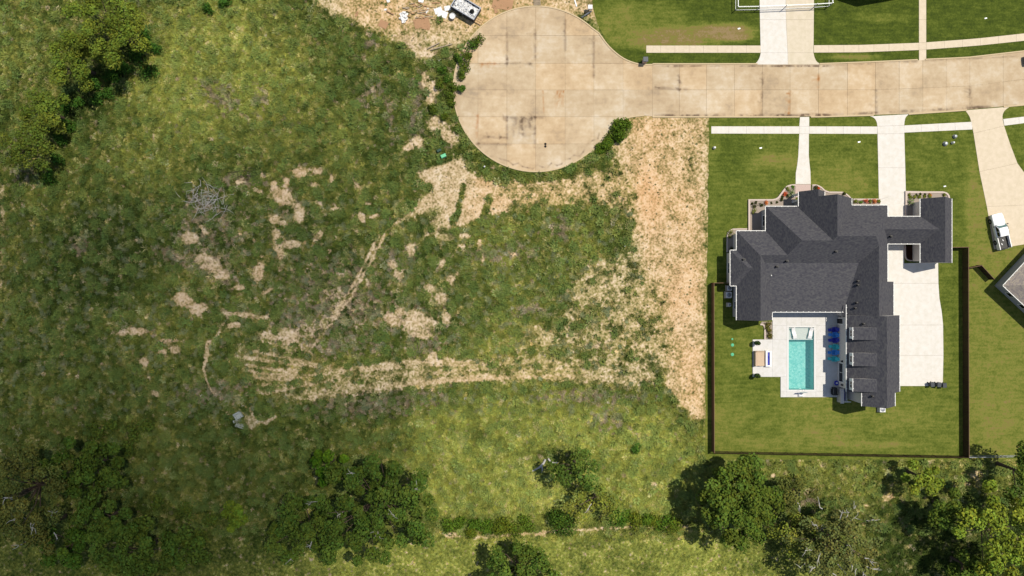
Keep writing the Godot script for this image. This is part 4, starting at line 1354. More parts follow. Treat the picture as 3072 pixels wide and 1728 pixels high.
func metal_fence(label: String, pts: Array, h: float, bay: float, mat: Material, gap: float, called := "metal_fence", cat := "fence", thick := 0.02) -> void:
	var F := thing(called, label, cat, P(pts[0].x, pts[0].y), "")
	var org := F.position
	for i in pts.size() - 1:
		var a := P(pts[i].x, pts[i].y) - org
		var b := P(pts[i + 1].x, pts[i + 1].y) - org
		var L := (b - a).length()
		var d := (b - a) / L
		var bs := Basis(d, Vector3.UP, d.cross(Vector3.UP))
		var n := maxi(1, roundi(L / bay))
		for k in n:
			var p0 := a.lerp(b, float(k) / n)
			var p1 := a.lerp(b, float(k + 1) / n)
			var w := (p1 - p0).length()
			var m := MB.new()
			m.box(p0 + Vector3.UP * (h + 0.06) * 0.5, Vector3(0.08, h + 0.06, 0.08), bs)
			m.box(p0 + Vector3.UP * (h + 0.08), Vector3(0.11, 0.04, 0.11), bs)
			part(F, "post", m, mat)
			for y in [h - 0.02, h * 0.86, 0.16]:
				m = MB.new()
				m.box((p0 + p1) * 0.5 + Vector3.UP * y, Vector3(w - 0.09, 0.045, 0.045), bs)
				part(F, "rail", m, mat)
			m = MB.new()
			var np := int(w / gap)
			for j in np:
				m.box(p0.lerp(p1, (j + 0.5) / np) + Vector3.UP * (h * 0.5), Vector3(thick, h * 0.92, thick), bs)
			part(F, "pickets", m, mat, "stuff")
		var e := MB.new()
		e.box(b + Vector3.UP * (h + 0.06) * 0.5, Vector3(0.08, h + 0.06, 0.08), bs)
		if i == pts.size() - 2: part(F, "post", e, mat)

func build_fences() -> void:
	rng.seed = 3
	wood_fence("brown board fence between the sandy lot and the pool yard", [Vector2(2178, 849), Vector2(2134, 849), Vector2(2135, 1352)], 1.65, M.wood)
	wood_fence("long dark board fence between the parking apron and the neighbour's lawn", [Vector2(2824, 744), Vector2(2887, 743), Vector2(2889, 1367)], 1.65, M.wood_dark)
	wood_fence("short board fence bending from the long dark fence to the neighbour's house", [Vector2(2889, 805), Vector2(2928, 797), Vector2(2966, 838)], 1.5, M.wood_dark)
	metal_fence("open dark metal fence along the back of the pool yard", [Vector2(2136, 1353), Vector2(2886, 1367)], 1.5, 2.5, M.wood_dark, 0.12, "metal_fence", "fence", 0.022)
	metal_fence("pale metal rail fence beyond the corner of the long dark fence", [Vector2(2891, 1368), Vector2(3120, 1364)], 1.2, 3.0, M.rail_grey, 0.3)
	metal_fence("grey metal yard fence crossing the double driveway", [Vector2(2206, -60), Vector2(2206, 31), Vector2(2270, 30), Vector2(2350, 27), Vector2(2440, 23), Vector2(2486, 20), Vector2(2486, -60)], 1.7, 4.2, M.rail_grey, 0.2)

# ---------------------------------------------------------------- flower beds and their plants
func leaf_ball(m: MB, c: Vector3, r: Vector3, n: int, size: float, col: Color, jit: float, g: RandomNumberGenerator, up := 0.4) -> void:
	# leaves spread through an ellipsoid, denser towards its skin
	m.use_c = true
	for k in n:
		var d := Vector3(g.randfn(), g.randfn(), g.randfn()).normalized()
		var p := c + d * r * pow(g.randf(), 0.3)
		leaf(m, p, (d + Vector3.UP * up + Vector3(g.randfn(), g.randfn(), g.randfn()) * 0.5).normalized(), size * g.randf_range(0.6, 1.35), col, jit, g)

func leaf(m: MB, p: Vector3, nn: Vector3, s: float, col: Color, jit: float, g: RandomNumberGenerator) -> void:
	var a := nn.cross(Vector3(g.randfn(), g.randfn(), g.randfn())).normalized() * s
	var b := nn.cross(a) * 0.75
	var k := 1.0 + g.randf_range(-jit, jit)
	var w := g.randf_range(-jit, jit) * 0.5
	var cc := Color(clampf(col.r * k * (1.0 + w), 0, 1), clampf(col.g * k, 0, 1), clampf(col.b * k * (1.0 - w), 0, 1))
	var q := [p - a * 0.5, p + b * 0.5, p + a * 0.5 - nn * s * 0.12, p - b * 0.5]
	for t in [[0, 1, 2], [0, 2, 3]]:
		for i in t:
			m.v.append(q[i]); m.n.append(nn); m.u.append(Vector2.ZERO); m.c.append(cc)

func bush(called: String, label: String, cat: String, at: Vector3, r: float, h: float, n: int, size: float, col: Color, group := "") -> Node3D:
	col = Color(col.r * 1.25, col.g * 1.35, col.b * 0.85)
	var o := thing(called, label, cat, at, group)
	var m := MB.new()
	for k in 5:
		var d := Vector3(rng.randf_range(-0.5, 0.5) * r, h * rng.randf_range(0.35, 0.65), rng.randf_range(-0.5, 0.5) * r)
		leaf_ball(m, d, Vector3(r * 0.62, h * 0.36, r * 0.62), n / 5, size, col, 0.35, rng)
	part(o, "foliage", m, M.leaf)
	m = MB.new()
	for k in 4:
		var w := TAU * k / 4.0 + 0.4
		m.tube([Vector3.ZERO, Vector3(cos(w) * r * 0.2, h * 0.3, sin(w) * r * 0.2), Vector3(cos(w) * r * 0.45, h * 0.6, sin(w) * r * 0.45)], [0.03, 0.02, 0.01], 4)
	part(o, "stems", m, M.bark)
	return o

func bed(label: String, line: Array, fill: Array, h := 0.32, w := 0.27) -> void:
	var o := thing("flower_bed", label, "flower bed", Vector3.ZERO, "")
	var pts := []
	for p in line: pts.append(Vector2(gx(p.x), gz(p.y)))
	var i := 0
	while i < pts.size() - 1:
		var e := mini(i + 3, pts.size() - 1)
		if pts.size() - 1 - e == 1: e = pts.size() - 1
		var m := MB.new()
		m.wallstrip(pts.slice(i, e + 1), w, 0.0, h)
		part(o, "edging_stone", m, M.edging)
		i = e
	var m := MB.new()
	m.prism(plan(fill), 0.0, h - 0.1)
	part(o, "gravel", m, M.gravel, "stuff")

func build_beds() -> void:
	var e1 := [z1(486, 560), z1(486, 430), z1(486, 294)] + [z1(600, 294)] + smooth_line([z1(690, 294), z1(735, 280), z1(775, 230), z1(815, 180), z1(855, 165), z1(893, 164)], 3)
	bed("long stepped flower bed with red shrubs between front walk and side wing", e1, e1 + [z1(893, 345), z1(650, 360), z1(640, 560)])
	var e2 := [z1(470, 548), z1(400, 548)] + smooth_line([z1(345, 550), z1(310, 570), z1(297, 610)], 4) + [z1(295, 680), z1(295, 752)]
	bed("small curved flower bed at the side wing", e2, [z1(470, 548)] + e2.slice(1) + [z1(395, 752), z1(395, 585), z1(470, 585)], 0.2, 0.2)
	var e3 := smooth_line([z1(1040, 164), z1(1080, 165), z1(1120, 185), z1(1150, 212), z1(1190, 226)], 3) + [z1(1250, 226)] + smooth_line([z1(1310, 228), z1(1340, 245), z1(1365, 266), z1(1385, 290)], 3)
	bed("narrow curved flower bed between front walk and driveway", e3, e3 + [z1(1380, 340), z1(1040, 300)], 0.25, 0.22)
	bed("short straight flower bed beside the driveway", [z1(1400, 288), z1(1520, 288), z1(1632, 288), z1(1632, 330)], [z1(1400, 288), z1(1632, 288), z1(1632, 345), z1(1400, 345)], 0.25, 0.22)
	var e5 := [z1(1862, 432), z1(1862, 330), z1(1862, 226), z1(2020, 226)] + smooth_line([z1(2180, 226), z1(2215, 236), z1(2235, 262), z1(2238, 300)], 3)
	bed("flower bed in front of the small detached wing", e5, e5 + [z1(2238, 320), z1(1980, 320), z1(1980, 432)])
	var e6 := smooth_line([z2(585, 215), z2(612, 218), z2(624, 245), z2(626, 290), z2(626, 345)], 3)
	bed("narrow shrub bed between the pool deck and the side lawn", e6, e6 + [z2(690, 345), z2(690, 190), z2(600, 190)], 0.2, 0.22)
	M.gravel_keep = M.gravel
	M.gravel = std(Color(0.2, 0.13, 0.1), 1.0, 0.3)
	bed("dark mulch bed behind the breezeway against the detached wing", smooth_line([Vector2(2714, 736), Vector2(2714, 760), Vector2(2716, 774), Vector2(2724, 781), Vector2(2735, 782)], 3), [Vector2(2714, 736), Vector2(2714, 766), Vector2(2722, 780), Vector2(2736, 782), Vector2(2736, 736)], 0.25, 0.16)
	M.gravel = M.gravel_keep
	rng.seed = 15
	var red := Color(0.42, 0.07, 0.04)
	var rust := Color(0.45, 0.12, 0.05)
	var dark := Color(0.03, 0.035, 0.012)
	var green := Color(0.06, 0.12, 0.02)
	var olive := Color(0.12, 0.13, 0.025)
	var list := [[530, 345, 0.55, dark, "dark"], [595, 342, 0.5, dark, "dark"], [525, 392, 0.55, olive, "olive"], [515, 322, 0.3, dark, "dark"], [545, 316, 0.3, dark, "dark"], [628, 314, 0.5, rust, "rust"], [797, 240, 0.55, red, "red"], [822, 198, 0.45, olive, "olive"], [858, 225, 0.85, green, "green"], [866, 185, 0.35, green, "green"], [820, 258, 0.4, dark, "dark"], [775, 290, 0.4, dark, "dark"], [730, 315, 0.22, dark, "dark"], [683, 320, 0.22, dark, "dark"], [778, 268, 0.3, dark, "dark"],
		[330, 578, 0.65, olive, "olive"], [318, 608, 0.45, olive, "olive"], [335, 718, 0.4, dark, "dark"], [1068, 186, 0.4, dark, "dark"], [1090, 190, 0.35, red, "red"], [1315, 238, 0.3, dark, "dark"], [1425, 310, 0.45, olive, "olive"], [1465, 308, 0.35, green, "green"], [1505, 306, 0.45, red, "red"], [1545, 308, 0.4, olive, "olive"], [1583, 306, 0.5, rust, "rust"], [1620, 308, 0.35, olive, "olive"],
		[1885, 246, 0.3, olive, "olive"], [1900, 270, 0.42, olive, "olive"], [1938, 270, 0.4, olive, "olive"], [1970, 268, 0.42, olive, "olive"], [1955, 246, 0.25, dark, "dark"], [1986, 243, 0.25, dark, "dark"], [2030, 246, 0.22, dark, "dark"], [2070, 248, 0.3, rust, "rust"], [2062, 262, 0.42, olive, "olive"], [2020, 262, 0.3, olive, "olive"], [2195, 246, 0.4, olive, "olive"], [1895, 318, 0.75, green, "green"]]
	for p in list:
		var q := z1(p[0], p[1])
		var where: String = "stepped bed beside the front walk"
		if p[1] > 500: where = "curved bed at the side wing"
		elif p[0] > 1800: where = "bed before the detached wing"
		elif p[0] > 1400: where = "short straight bed by the driveway"
		elif p[0] > 1000: where = "curved bed between walk and driveway"
		var look: String = {"dark": "small dark shrub", "olive": "small olive green shrub", "rust": "rust orange flowering shrub", "red": "red flowering shrub", "green": "leafy bright green shrub"}[p[4]]
		bush("shrub", look + " in the " + where, "shrub", P(q.x, q.y) + Vector3.UP * 0.12, p[2], p[2] * 1.3, 160, 0.13, p[3], look + "s of the " + where)
	for p in [[640, 215], [660, 205], [655, 240], [670, 262], [648, 270], [662, 295], [650, 315], [672, 322], [640, 245]]:
		var q := z2(p[0], p[1])
		bush("shrub", "brownish leafy shrub packed in the bed by the pool deck", "shrub", P(q.x, q.y) + Vector3.UP * 0.08, 0.45, 0.55, 120, 0.14, Color(0.1, 0.085, 0.03), "shrubs by the pool deck")

# ---------------------------------------------------------------- garden furniture and small things of the pool yard
func adirondack(at: Vector3, mat: Material, label: String, turn: float) -> void:
	var o := thing("deck_chair", label, "chair", at, "", turn)
	var m := MB.new()
	for k in 4: m.box(Vector3(-0.28 + k * 0.15, 0.4 - k * 0.025, 0), Vector3(0.13, 0.03, 0.56), Basis(Vector3.BACK, -0.16))
	part(o, "seat", m, mat)
	m = MB.new()
	for k in 5: m.box(Vector3(0.52, 0.66, -0.24 + k * 0.12), Vector3(0.9 - absf(k - 2) * 0.07, 0.03, 0.105), Basis(Vector3.BACK, 0.62))
	part(o, "backrest", m, mat)
	for s in [-1.0, 1.0]:
		m = MB.new()
		m.box(Vector3(0.08, 0.6, s * 0.36), Vector3(0.82, 0.03, 0.14))
		part(o, "armrest", m, mat)
		m = MB.new()
		m.box(Vector3(-0.26, 0.29, s * 0.31), Vector3(0.09, 0.59, 0.04))
		part(o, "leg", m, mat)
		m = MB.new()
		m.box(Vector3(0.28, 0.16, s * 0.29), Vector3(1.05, 0.11, 0.03), Basis(Vector3.BACK, -0.24))
		part(o, "leg", m, mat)
	m = MB.new()
	m.box(Vector3(-0.62, 0.3, 0), Vector3(0.5, 0.04, 0.46), Basis(Vector3.BACK, 0.1))
	m.box(Vector3(-0.78, 0.14, 0), Vector3(0.06, 0.28, 0.42))
	part(o, "footrest", m, mat)

func build_yard() -> void:
	var navy := std(Color(0.1, 0.14, 0.62), 0.5, 0.0)
	var blue := std(Color(0.16, 0.5, 0.82), 0.5, 0.0)
	var teal := std(Color(0.2, 0.74, 0.76), 0.5, 0.0)
	var D := Vector3.UP * 0.12
	var k := 0
	for c in [[1232, 260, navy, "navy plastic deck chair at the house end of the poolside row"], [1234, 306, blue, "blue plastic deck chair between two navy ones"], [1234, 352, navy, "navy plastic deck chair between a blue and a teal one"], [1236, 410, teal, "teal plastic deck chair in the middle of the poolside row"], [1230, 460, blue, "blue plastic deck chair between two teal ones"], [1228, 516, teal, "teal plastic deck chair at the open end of the poolside row"]]:
		var q := z2(c[0], c[1])
		adirondack(P(q.x, q.y, 0.4) * Vector3(1, 0, 1) + D, c[2], c[3], deg_to_rad([4, -2, 3, -5, 2, -3][k]))
		k += 1
	# round blue side table
	var o := thing("side_table", "round navy patio table with a white square tray", "table", P(z2(1245, 725).x, z2(1245, 725).y) + D)
	var m := MB.new()
	m.lathe(Vector3.ZERO, [Vector2(0.0, 0.44), Vector2(0.4, 0.44), Vector2(0.42, 0.46), Vector2(0.4, 0.49), Vector2(0.0, 0.49)], 18)
	part(o, "table_top", m, navy)
	for i in 3:
		m = MB.new()
		var w := TAU * i / 3.0
		m.tube([Vector3(cos(w) * 0.34, 0, sin(w) * 0.34), Vector3(cos(w) * 0.2, 0.45, sin(w) * 0.2)], [0.025, 0.025], 5)
		part(o, "leg", m, navy)
	var tr := thing("tray", "small white square tray on the round navy table", "tray", P(z2(1245, 725).x, z2(1245, 725).y) + Vector3.UP * 0.612)
	m = MB.new()
	m.cbox(Vector3(0, 0.02, 0), Vector3(0.28, 0.04, 0.28), 0.01)
	part(tr, "base", m, M.white)
	m = MB.new()
	for s in [-1.0, 1.0]:
		m.box(Vector3(s * 0.135, 0.05, 0), Vector3(0.01, 0.06, 0.28))
		m.box(Vector3(0, 0.05, s * 0.135), Vector3(0.258, 0.06, 0.01))
	part(tr, "rim", m, M.white)
	# barbecue smoker
	o = thing("barbecue_grill", "black barbecue grill with side shelf by the patio corner", "grill", P(2498, 1172) + D)
	m = MB.new()
	m.box(Vector3(0, 0.45, 0), Vector3(0.55, 0.7, 1.3))
	part(o, "cabinet", m, M.black)
	m = MB.new()
	for i in 8:
		var a0 := PI * i / 8.0
		var a1 := PI * (i + 1) / 8.0
		m.face([Vector3(cos(a0) * 0.3, 0.82 + sin(a0) * 0.28, -0.62), Vector3(cos(a1) * 0.3, 0.82 + sin(a1) * 0.28, -0.62), Vector3(cos(a1) * 0.3, 0.82 + sin(a1) * 0.28, 0.62), Vector3(cos(a0) * 0.3, 0.82 + sin(a0) * 0.28, 0.62)], Vector3(cos(a0), sin(a0), 0))
		for s in [-1.0, 1.0]:
			m.face([Vector3(0, 0.82, s * 0.62), Vector3(cos(a0) * 0.3, 0.82 + sin(a0) * 0.28, s * 0.62), Vector3(cos(a1) * 0.3, 0.82 + sin(a1) * 0.28, s * 0.62)], Vector3(0, 0, s))
	part(o, "lid", m, M.black)
	m = MB.new()
	m.tube([Vector3(-0.36, 0.95, -0.45), Vector3(-0.36, 0.95, 0.45)], [0.025, 0.025], 6)
	part(o, "handle", m, M.steel)
	m = MB.new()
	m.box(Vector3(-0.5, 0.72, 0), Vector3(0.36, 0.04, 0.9))
	part(o, "side_shelf", m, M.black)
	m = MB.new()
	m.lathe(Vector3(0.12, 1.0, 0.4), [Vector2(0.06, 0), Vector2(0.06, 0.5), Vector2(0.1, 0.52), Vector2(0.0, 0.58)], 8)
	part(o, "chimney", m, M.black)
	# cushions of the corner porch
	var cb := std(Color(0.06, 0.12, 0.66), 0.8, 0.4)
	var cl := std(Color(0.45, 0.55, 0.78), 0.8, 0.4)
	o = thing("patio_sofa", "small patio sofa with blue cushions behind the low white wall", "sofa", P(2526, 1184) + D)
	m = MB.new()
	m.box(Vector3(0, 0.16, 0), Vector3(0.7, 0.28, 1.9))
	m.box(Vector3(0.28, 0.5, 0), Vector3(0.14, 0.5, 1.9))
	part(o, "frame", m, M.rail_grey)
	for i in 3:
		m = MB.new()
		m.cbox(Vector3(-0.07, 0.38, -0.6 + i * 0.6), Vector3(0.56, 0.16, 0.57), 0.04)
		part(o, "cushion", m, [cl, cb, cb][i])
	# fire table and covered sofa
	o = thing("fire_table", "white rectangular fire table with blue glass in its slot", "fire table", P(z2(650, 512).x, z2(650, 512).y) + D)
	m = MB.new()
	for s in [-1.0, 1.0]:
		m.box(Vector3(s * 0.34, 0.27, 0), Vector3(0.3, 0.54, 2.66))
		m.box(Vector3(0, 0.27, s * 1.2), Vector3(0.38, 0.538, 0.26))
	part(o, "frame", m, M.white)
	m = MB.new()
	m.box(Vector3(0, 0.22, 0), Vector3(0.4, 0.44, 2.16))
	part(o, "burner_tray", m, navy)
	m = MB.new()
	rng.seed = 33
	for i in 90: m.box(Vector3(rng.randf_range(-0.16, 0.16), 0.46, rng.randf_range(-1.02, 1.02)), Vector3.ONE * rng.randf_range(0.04, 0.08), Basis(Vector3(rng.randfn(), rng.randfn(), rng.randfn()).normalized(), rng.randf() * 3))
	part(o, "fire_glass", m, std(Color(0.12, 0.2, 0.66), 0.15, 0.0), "stuff")
	o = thing("covered_sofa", "outdoor sofa under a tan fabric cover beside the fire table", "sofa", P(z2(572, 512).x, z2(572, 512).y) + D)
	var tan := std(alb(232, 206, 178), 0.95, 0.5)
	m = MB.new()
	var prof := [[-0.86, 0.02], [-0.84, 0.74], [-0.78, 0.84], [-0.62, 0.85], [-0.5, 0.74], [-0.36, 0.5], [0.1, 0.46], [0.7, 0.47], [0.8, 0.4], [0.84, 0.02]]
	var zs := [-1.26, -1.22, -1.0, -0.4, 0.3, 0.9, 1.2, 1.25]
	for j in zs.size() - 1:
		for i in prof.size() - 1:
			var g := func(ii: int, jj: int) -> Vector3:
				var arm := 0.1 if (jj <= 1 or jj >= zs.size() - 2) and prof[ii][1] > 0.3 else 0.0
				var sag := sin(zs[jj] * 7.0 + prof[ii][0] * 3.0) * 0.03
				return Vector3(prof[ii][0], prof[ii][1] + sag + arm * (1.0 if absf(zs[jj]) < 1.24 else -3.0), zs[jj] + sin(prof[ii][0] * 5.0) * 0.03)
			m.face([g.call(i, j), g.call(i + 1, j), g.call(i + 1, j + 1), g.call(i, j + 1)], Vector3((prof[i][0] + prof[i + 1][0]) * 0.4, 0.6, 0))
	for jj in [0, zs.size() - 1]:
		var pts := []
		for p in prof: pts.append(Vector3(p[0], maxf(0.02, p[1] - 0.24), zs[jj]))
		m.face(pts, Vector3(0, 0, zs[jj]))
	part(o, "fabric_cover", m, tan)
	m = MB.new()
	for sx in [-1.0, 1.0]:
		for sz in [-1.0, 1.0]: m.box(Vector3(sx * 0.74, 0.02, sz * 1.14), Vector3(0.08, 0.04, 0.08))
	part(o, "feet", m, M.black)
	# two planters with clipped shrubs
	for c in [[562, 372, "white planter with a dark topiary at the shrub bed end of the deck"], [562, 657, "white planter with a dark topiary at the lawn corner of the deck"]]:
		var at := P(z2(c[0], c[1]).x - 10, z2(c[0], c[1]).y) + D
		o = thing("planter", c[2], "planter", at)
		m = MB.new()
		m.lathe(Vector3.ZERO, [Vector2(0.0, 0.0), Vector2(0.26, 0.0), Vector2(0.36, 0.7), Vector2(0.38, 0.72), Vector2(0.33, 0.72), Vector2(0.31, 0.62), Vector2(0.0, 0.62)], 14)
		part(o, "pot", m, M.white)
		m = MB.new()
		leaf_ball(m, Vector3(0.1, 1.15, 0.0), Vector3(0.5, 0.5, 0.42), 420, 0.14, Color(0.035, 0.06, 0.015), 0.4, rng)
		leaf_ball(m, Vector3(0.25, 1.5, 0.05), Vector3(0.34, 0.4, 0.3), 220, 0.14, Color(0.035, 0.06, 0.015), 0.4, rng)
		part(o, "foliage", m, M.leaf)
	# loungers standing in the shallow water
	for c in [[884, 292, 12.0, "white plastic lounger on the pool shelf, at the planter side"], [1030, 292, -14.0, "white plastic lounger on the pool shelf, at the house side"]]:
		var q := z2(c[0], c[1])
		o = thing("pool_lounger", c[3], "lounger", P(q.x, q.y) + Vector3.UP * -0.32, "", deg_to_rad(c[2]))
		m = MB.new()
		var pr := [[-0.95, 0.62], [-0.6, 0.42], [-0.25, 0.3], [0.1, 0.4], [0.4, 0.5], [0.8, 0.36], [1.0, 0.22]]
		for i in pr.size() - 1:
			for s in [[0.0, 1.0], [-0.11, -1.0]]:
				m.face([Vector3(-0.3, pr[i][1] + s[0], pr[i][0]), Vector3(0.3, pr[i][1] + s[0], pr[i][0]), Vector3(0.3, pr[i + 1][1] + s[0], pr[i + 1][0]), Vector3(-0.3, pr[i + 1][1] + s[0], pr[i + 1][0])], Vector3.UP * s[1])
			for s in [-1.0, 1.0]:
				m.face([Vector3(s * 0.3, pr[i][1], pr[i][0]), Vector3(s * 0.3, pr[i + 1][1], pr[i + 1][0]), Vector3(s * 0.3, pr[i + 1][1] - 0.11, pr[i + 1][0]), Vector3(s * 0.3, pr[i][1] - 0.11, pr[i][0])], Vector3.RIGHT * s)
		part(o, "seat_shell", m, M.white)
		m = MB.new()
		m.box(Vector3(0, 0.14, -0.25), Vector3(0.4, 0.28, 0.3))
		m.box(Vector3(0, 0.17, 0.5), Vector3(0.4, 0.34, 0.3))
		part(o, "base", m, M.white)
	# basketball hoop at the deep end
	o = thing("pool_basketball_hoop", "white poolside basketball hoop standing opposite the tanning shelf", "hoop", P(2401, 1181) + D)
	m = MB.new()
	m.cbox(Vector3(-0.05, 0.16, 0.12), Vector3(0.75, 0.32, 0.7), 0.12)
	part(o, "base", m, M.white)
	m = MB.new()
	m.tube([Vector3(0, 0.3, 0.1), Vector3(0, 0.8, -0.1), Vector3(0, 1.2, -0.35)], [0.05, 0.05, 0.04], 8)
	part(o, "pole", m, M.white)
	m = MB.new()
	m.box(Vector3(0, 1.35, -0.4), Vector3(1.1, 0.7, 0.04))
	part(o, "backboard", m, M.rail_grey)
	m = MB.new()
	var ring := []
	var rr := []
	for i in 15:
		ring.append(Vector3(sin(TAU * i / 14.0) * 0.2, 1.15, -0.65 + cos(TAU * i / 14.0) * 0.2)); rr.append(0.015)
	m.tube(ring, rr, 4)
	part(o, "ring", m, M.steel)
	# lids in the grass
	var lid := std(Color(0.3, 0.68, 0.5), 0.7, 0.5)
	for c in [[341, 343, 0.17, "small pale green round lid set in the side lawn"], [343, 395, 0.27, "larger green round lid, middle of three in the lawn"], [342, 478, 0.28, "green round lid level with the fire table, of three in the lawn"]]:
		o = thing("tank_lid", c[3], "lid", P(z2(c[0], c[1]).x, z2(c[0], c[1]).y) + Vector3.UP * 0.01)
		m = MB.new()
		m.lathe(Vector3.ZERO, [Vector2(c[2], 0.0), Vector2(c[2], 0.05), Vector2(c[2] * 0.94, 0.07), Vector2(0.0, 0.1)], 18)
		part(o, "cover", m, lid)
		m = MB.new()
		for i in 4: m.lathe(Vector3(cos(i * PI / 2 + 0.7) * c[2] * 0.8, 0.06, sin(i * PI / 2 + 0.7) * c[2] * 0.8), [Vector2(0.02, 0), Vector2(0.02, 0.03), Vector2(0, 0.03)], 6)
		part(o, "screws", m, M.steel)
	# wheeled bins
	for c in [[2087, 736, 0.15], [2146, 738, -0.1], [2192, 743, 0.08]]:
		var q := z2(c[0], c[1])
		o = thing("wheeled_bin", "dark grey wheeled bin in the row of three at the apron corner", "bin", P(q.x - 6, q.y) + Vector3.UP * 0.04, "bins at the apron corner", c[2])
		m = MB.new()
		var lo := rect_px(-0.24, -0.27, 0.24, 0.27)
		var hi := rect_px(-0.31, -0.36, 0.31, 0.36)
		for i in 4:
			var j := (i + 1) % 4
			m.face([Vector3(lo[i].x, 0.08, lo[i].y), Vector3(lo[j].x, 0.08, lo[j].y), Vector3(hi[j].x, 1.0, hi[j].y), Vector3(hi[i].x, 1.0, hi[i].y)], Vector3(lo[i].x + lo[j].x, 0, lo[i].y + lo[j].y))
		m.face([Vector3(-0.24, 0.08, -0.27), Vector3(0.24, 0.08, -0.27), Vector3(0.24, 0.08, 0.27), Vector3(-0.24, 0.08, 0.27)], Vector3.DOWN)
		part(o, "body", m, M.bin)
		m = MB.new()
		m.cbox(Vector3(0, 1.03, 0), Vector3(0.66, 0.08, 0.76), 0.03, Basis(Vector3.RIGHT, 0.06))
		part(o, "lid", m, M.bin)
		m = MB.new()
		m.tube([Vector3(-0.26, 0.98, -0.42), Vector3(0.26, 0.98, -0.42)], [0.02, 0.02], 5)
		part(o, "handle", m, M.bin)
		for s in [-1.0, 1.0]:
			m = MB.new()
			m.tube([Vector3(s * 0.24, 0.1, -0.3), Vector3(s * 0.3, 0.1, -0.3)], [0.1, 0.1], 10)
			part(o, "wheel", m, M.rubber)
	# air conditioning units
	for c in [[z1(314, 1066), 0.8, "pale air conditioning unit by the fence return, against the side wall"], [z1(308, 1126), 0.95, "larger pale air conditioning unit, middle one at the side wall"], [z1(314, 1213), 0.5, "small pale utility unit at the side wall"], [z2(1655, 958), 0.95, "white air conditioning unit behind the garage wing"]]:
		var q: Vector2 = c[0]
		o = thing("air_conditioner", c[2], "air conditioner", P(q.x, q.y, 0.5) * Vector3(1, 0, 1))
		m = MB.new()
		m.cbox(Vector3(0, 0.45, 0), Vector3(c[1], 0.8, c[1]), 0.05)
		part(o, "housing", m, M.white)
		m = MB.new()
		m.lathe(Vector3(0, 0.85, 0), [Vector2(c[1] * 0.38, 0.0), Vector2(c[1] * 0.38, 0.03), Vector2(c[1] * 0.3, 0.035), Vector2(c[1] * 0.08, 0.05), Vector2(0, 0.05)], 14)
		part(o, "fan_grille", m, M.steel)
		m = MB.new()
		m.box(Vector3(0, 0.025, 0), Vector3(c[1] + 0.2, 0.05, c[1] + 0.2))
		part(o, "pad", m, M.slab_b)
	# small round deck lights
	for c in [[1086, 368], [1095, 757], [803, 660]]:
		var q := z2(c[0], c[1])
		o = thing("skimmer_lid", "small white round lid flush in the pool deck", "lid", P(q.x, q.y) + D, "round lids in the pool deck")
		m = MB.new()
		m.lathe(Vector3.ZERO, [Vector2(0.15, 0.0), Vector2(0.15, 0.015), Vector2(0.12, 0.022), Vector2(0, 0.022)], 14)
		part(o, "cover", m, M.coping)

# ---------------------------------------------------------------- vehicles
func ring_body(m: MB, secs: Array, n := 20, p := 4.0) -> void:
	# cross-sections [x along, half width, y low, y high]: rounded rectangles joined lengthwise
	var at := func(s: Array, k: int) -> Vector3:
		var w := TAU * k / n
		var cx := signf(cos(w)) * pow(absf(cos(w)), 2.0 / p)
		var cy := signf(sin(w)) * pow(absf(sin(w)), 2.0 / p)
		return Vector3(s[0], (s[2] + s[3]) / 2 + cy * (s[3] - s[2]) / 2, cx * s[1])
	for i in secs.size() - 1:
		var mid := Vector3((secs[i][0] + secs[i + 1][0]) / 2, (secs[i][2] + secs[i][3]) / 2, 0)
		for k in n:
			var q := [at.call(secs[i], k), at.call(secs[i], k + 1), at.call(secs[i + 1], k + 1), at.call(secs[i + 1], k)]
			m.face(q, (q[0] + q[2]) * 0.5 - mid)
	for e in [0, secs.size() - 1]:
		var r := []
		for k in n: r.append(at.call(secs[e], k))
		m.face(r, Vector3(-1 if e == 0 else 1, 0, 0) * signf(secs[-1][0] - secs[0][0]))

func wheel(o: Node3D, p: Vector3, r: float) -> void:
	var m := MB.new()
	var s := signf(p.z)
	m.tube([p + Vector3(0, 0, -0.13 * s), p + Vector3(0, 0, 0.13 * s)], [r, r], 16)
	var t := part(o, "wheel", m, M.rubber)
	m = MB.new()
	m.tube([p + Vector3(0, 0, 0.1 * s), p + Vector3(0, 0, 0.145 * s)], [r * 0.62, r * 0.55], 12)
	part(t, "rim", m, M.steel)

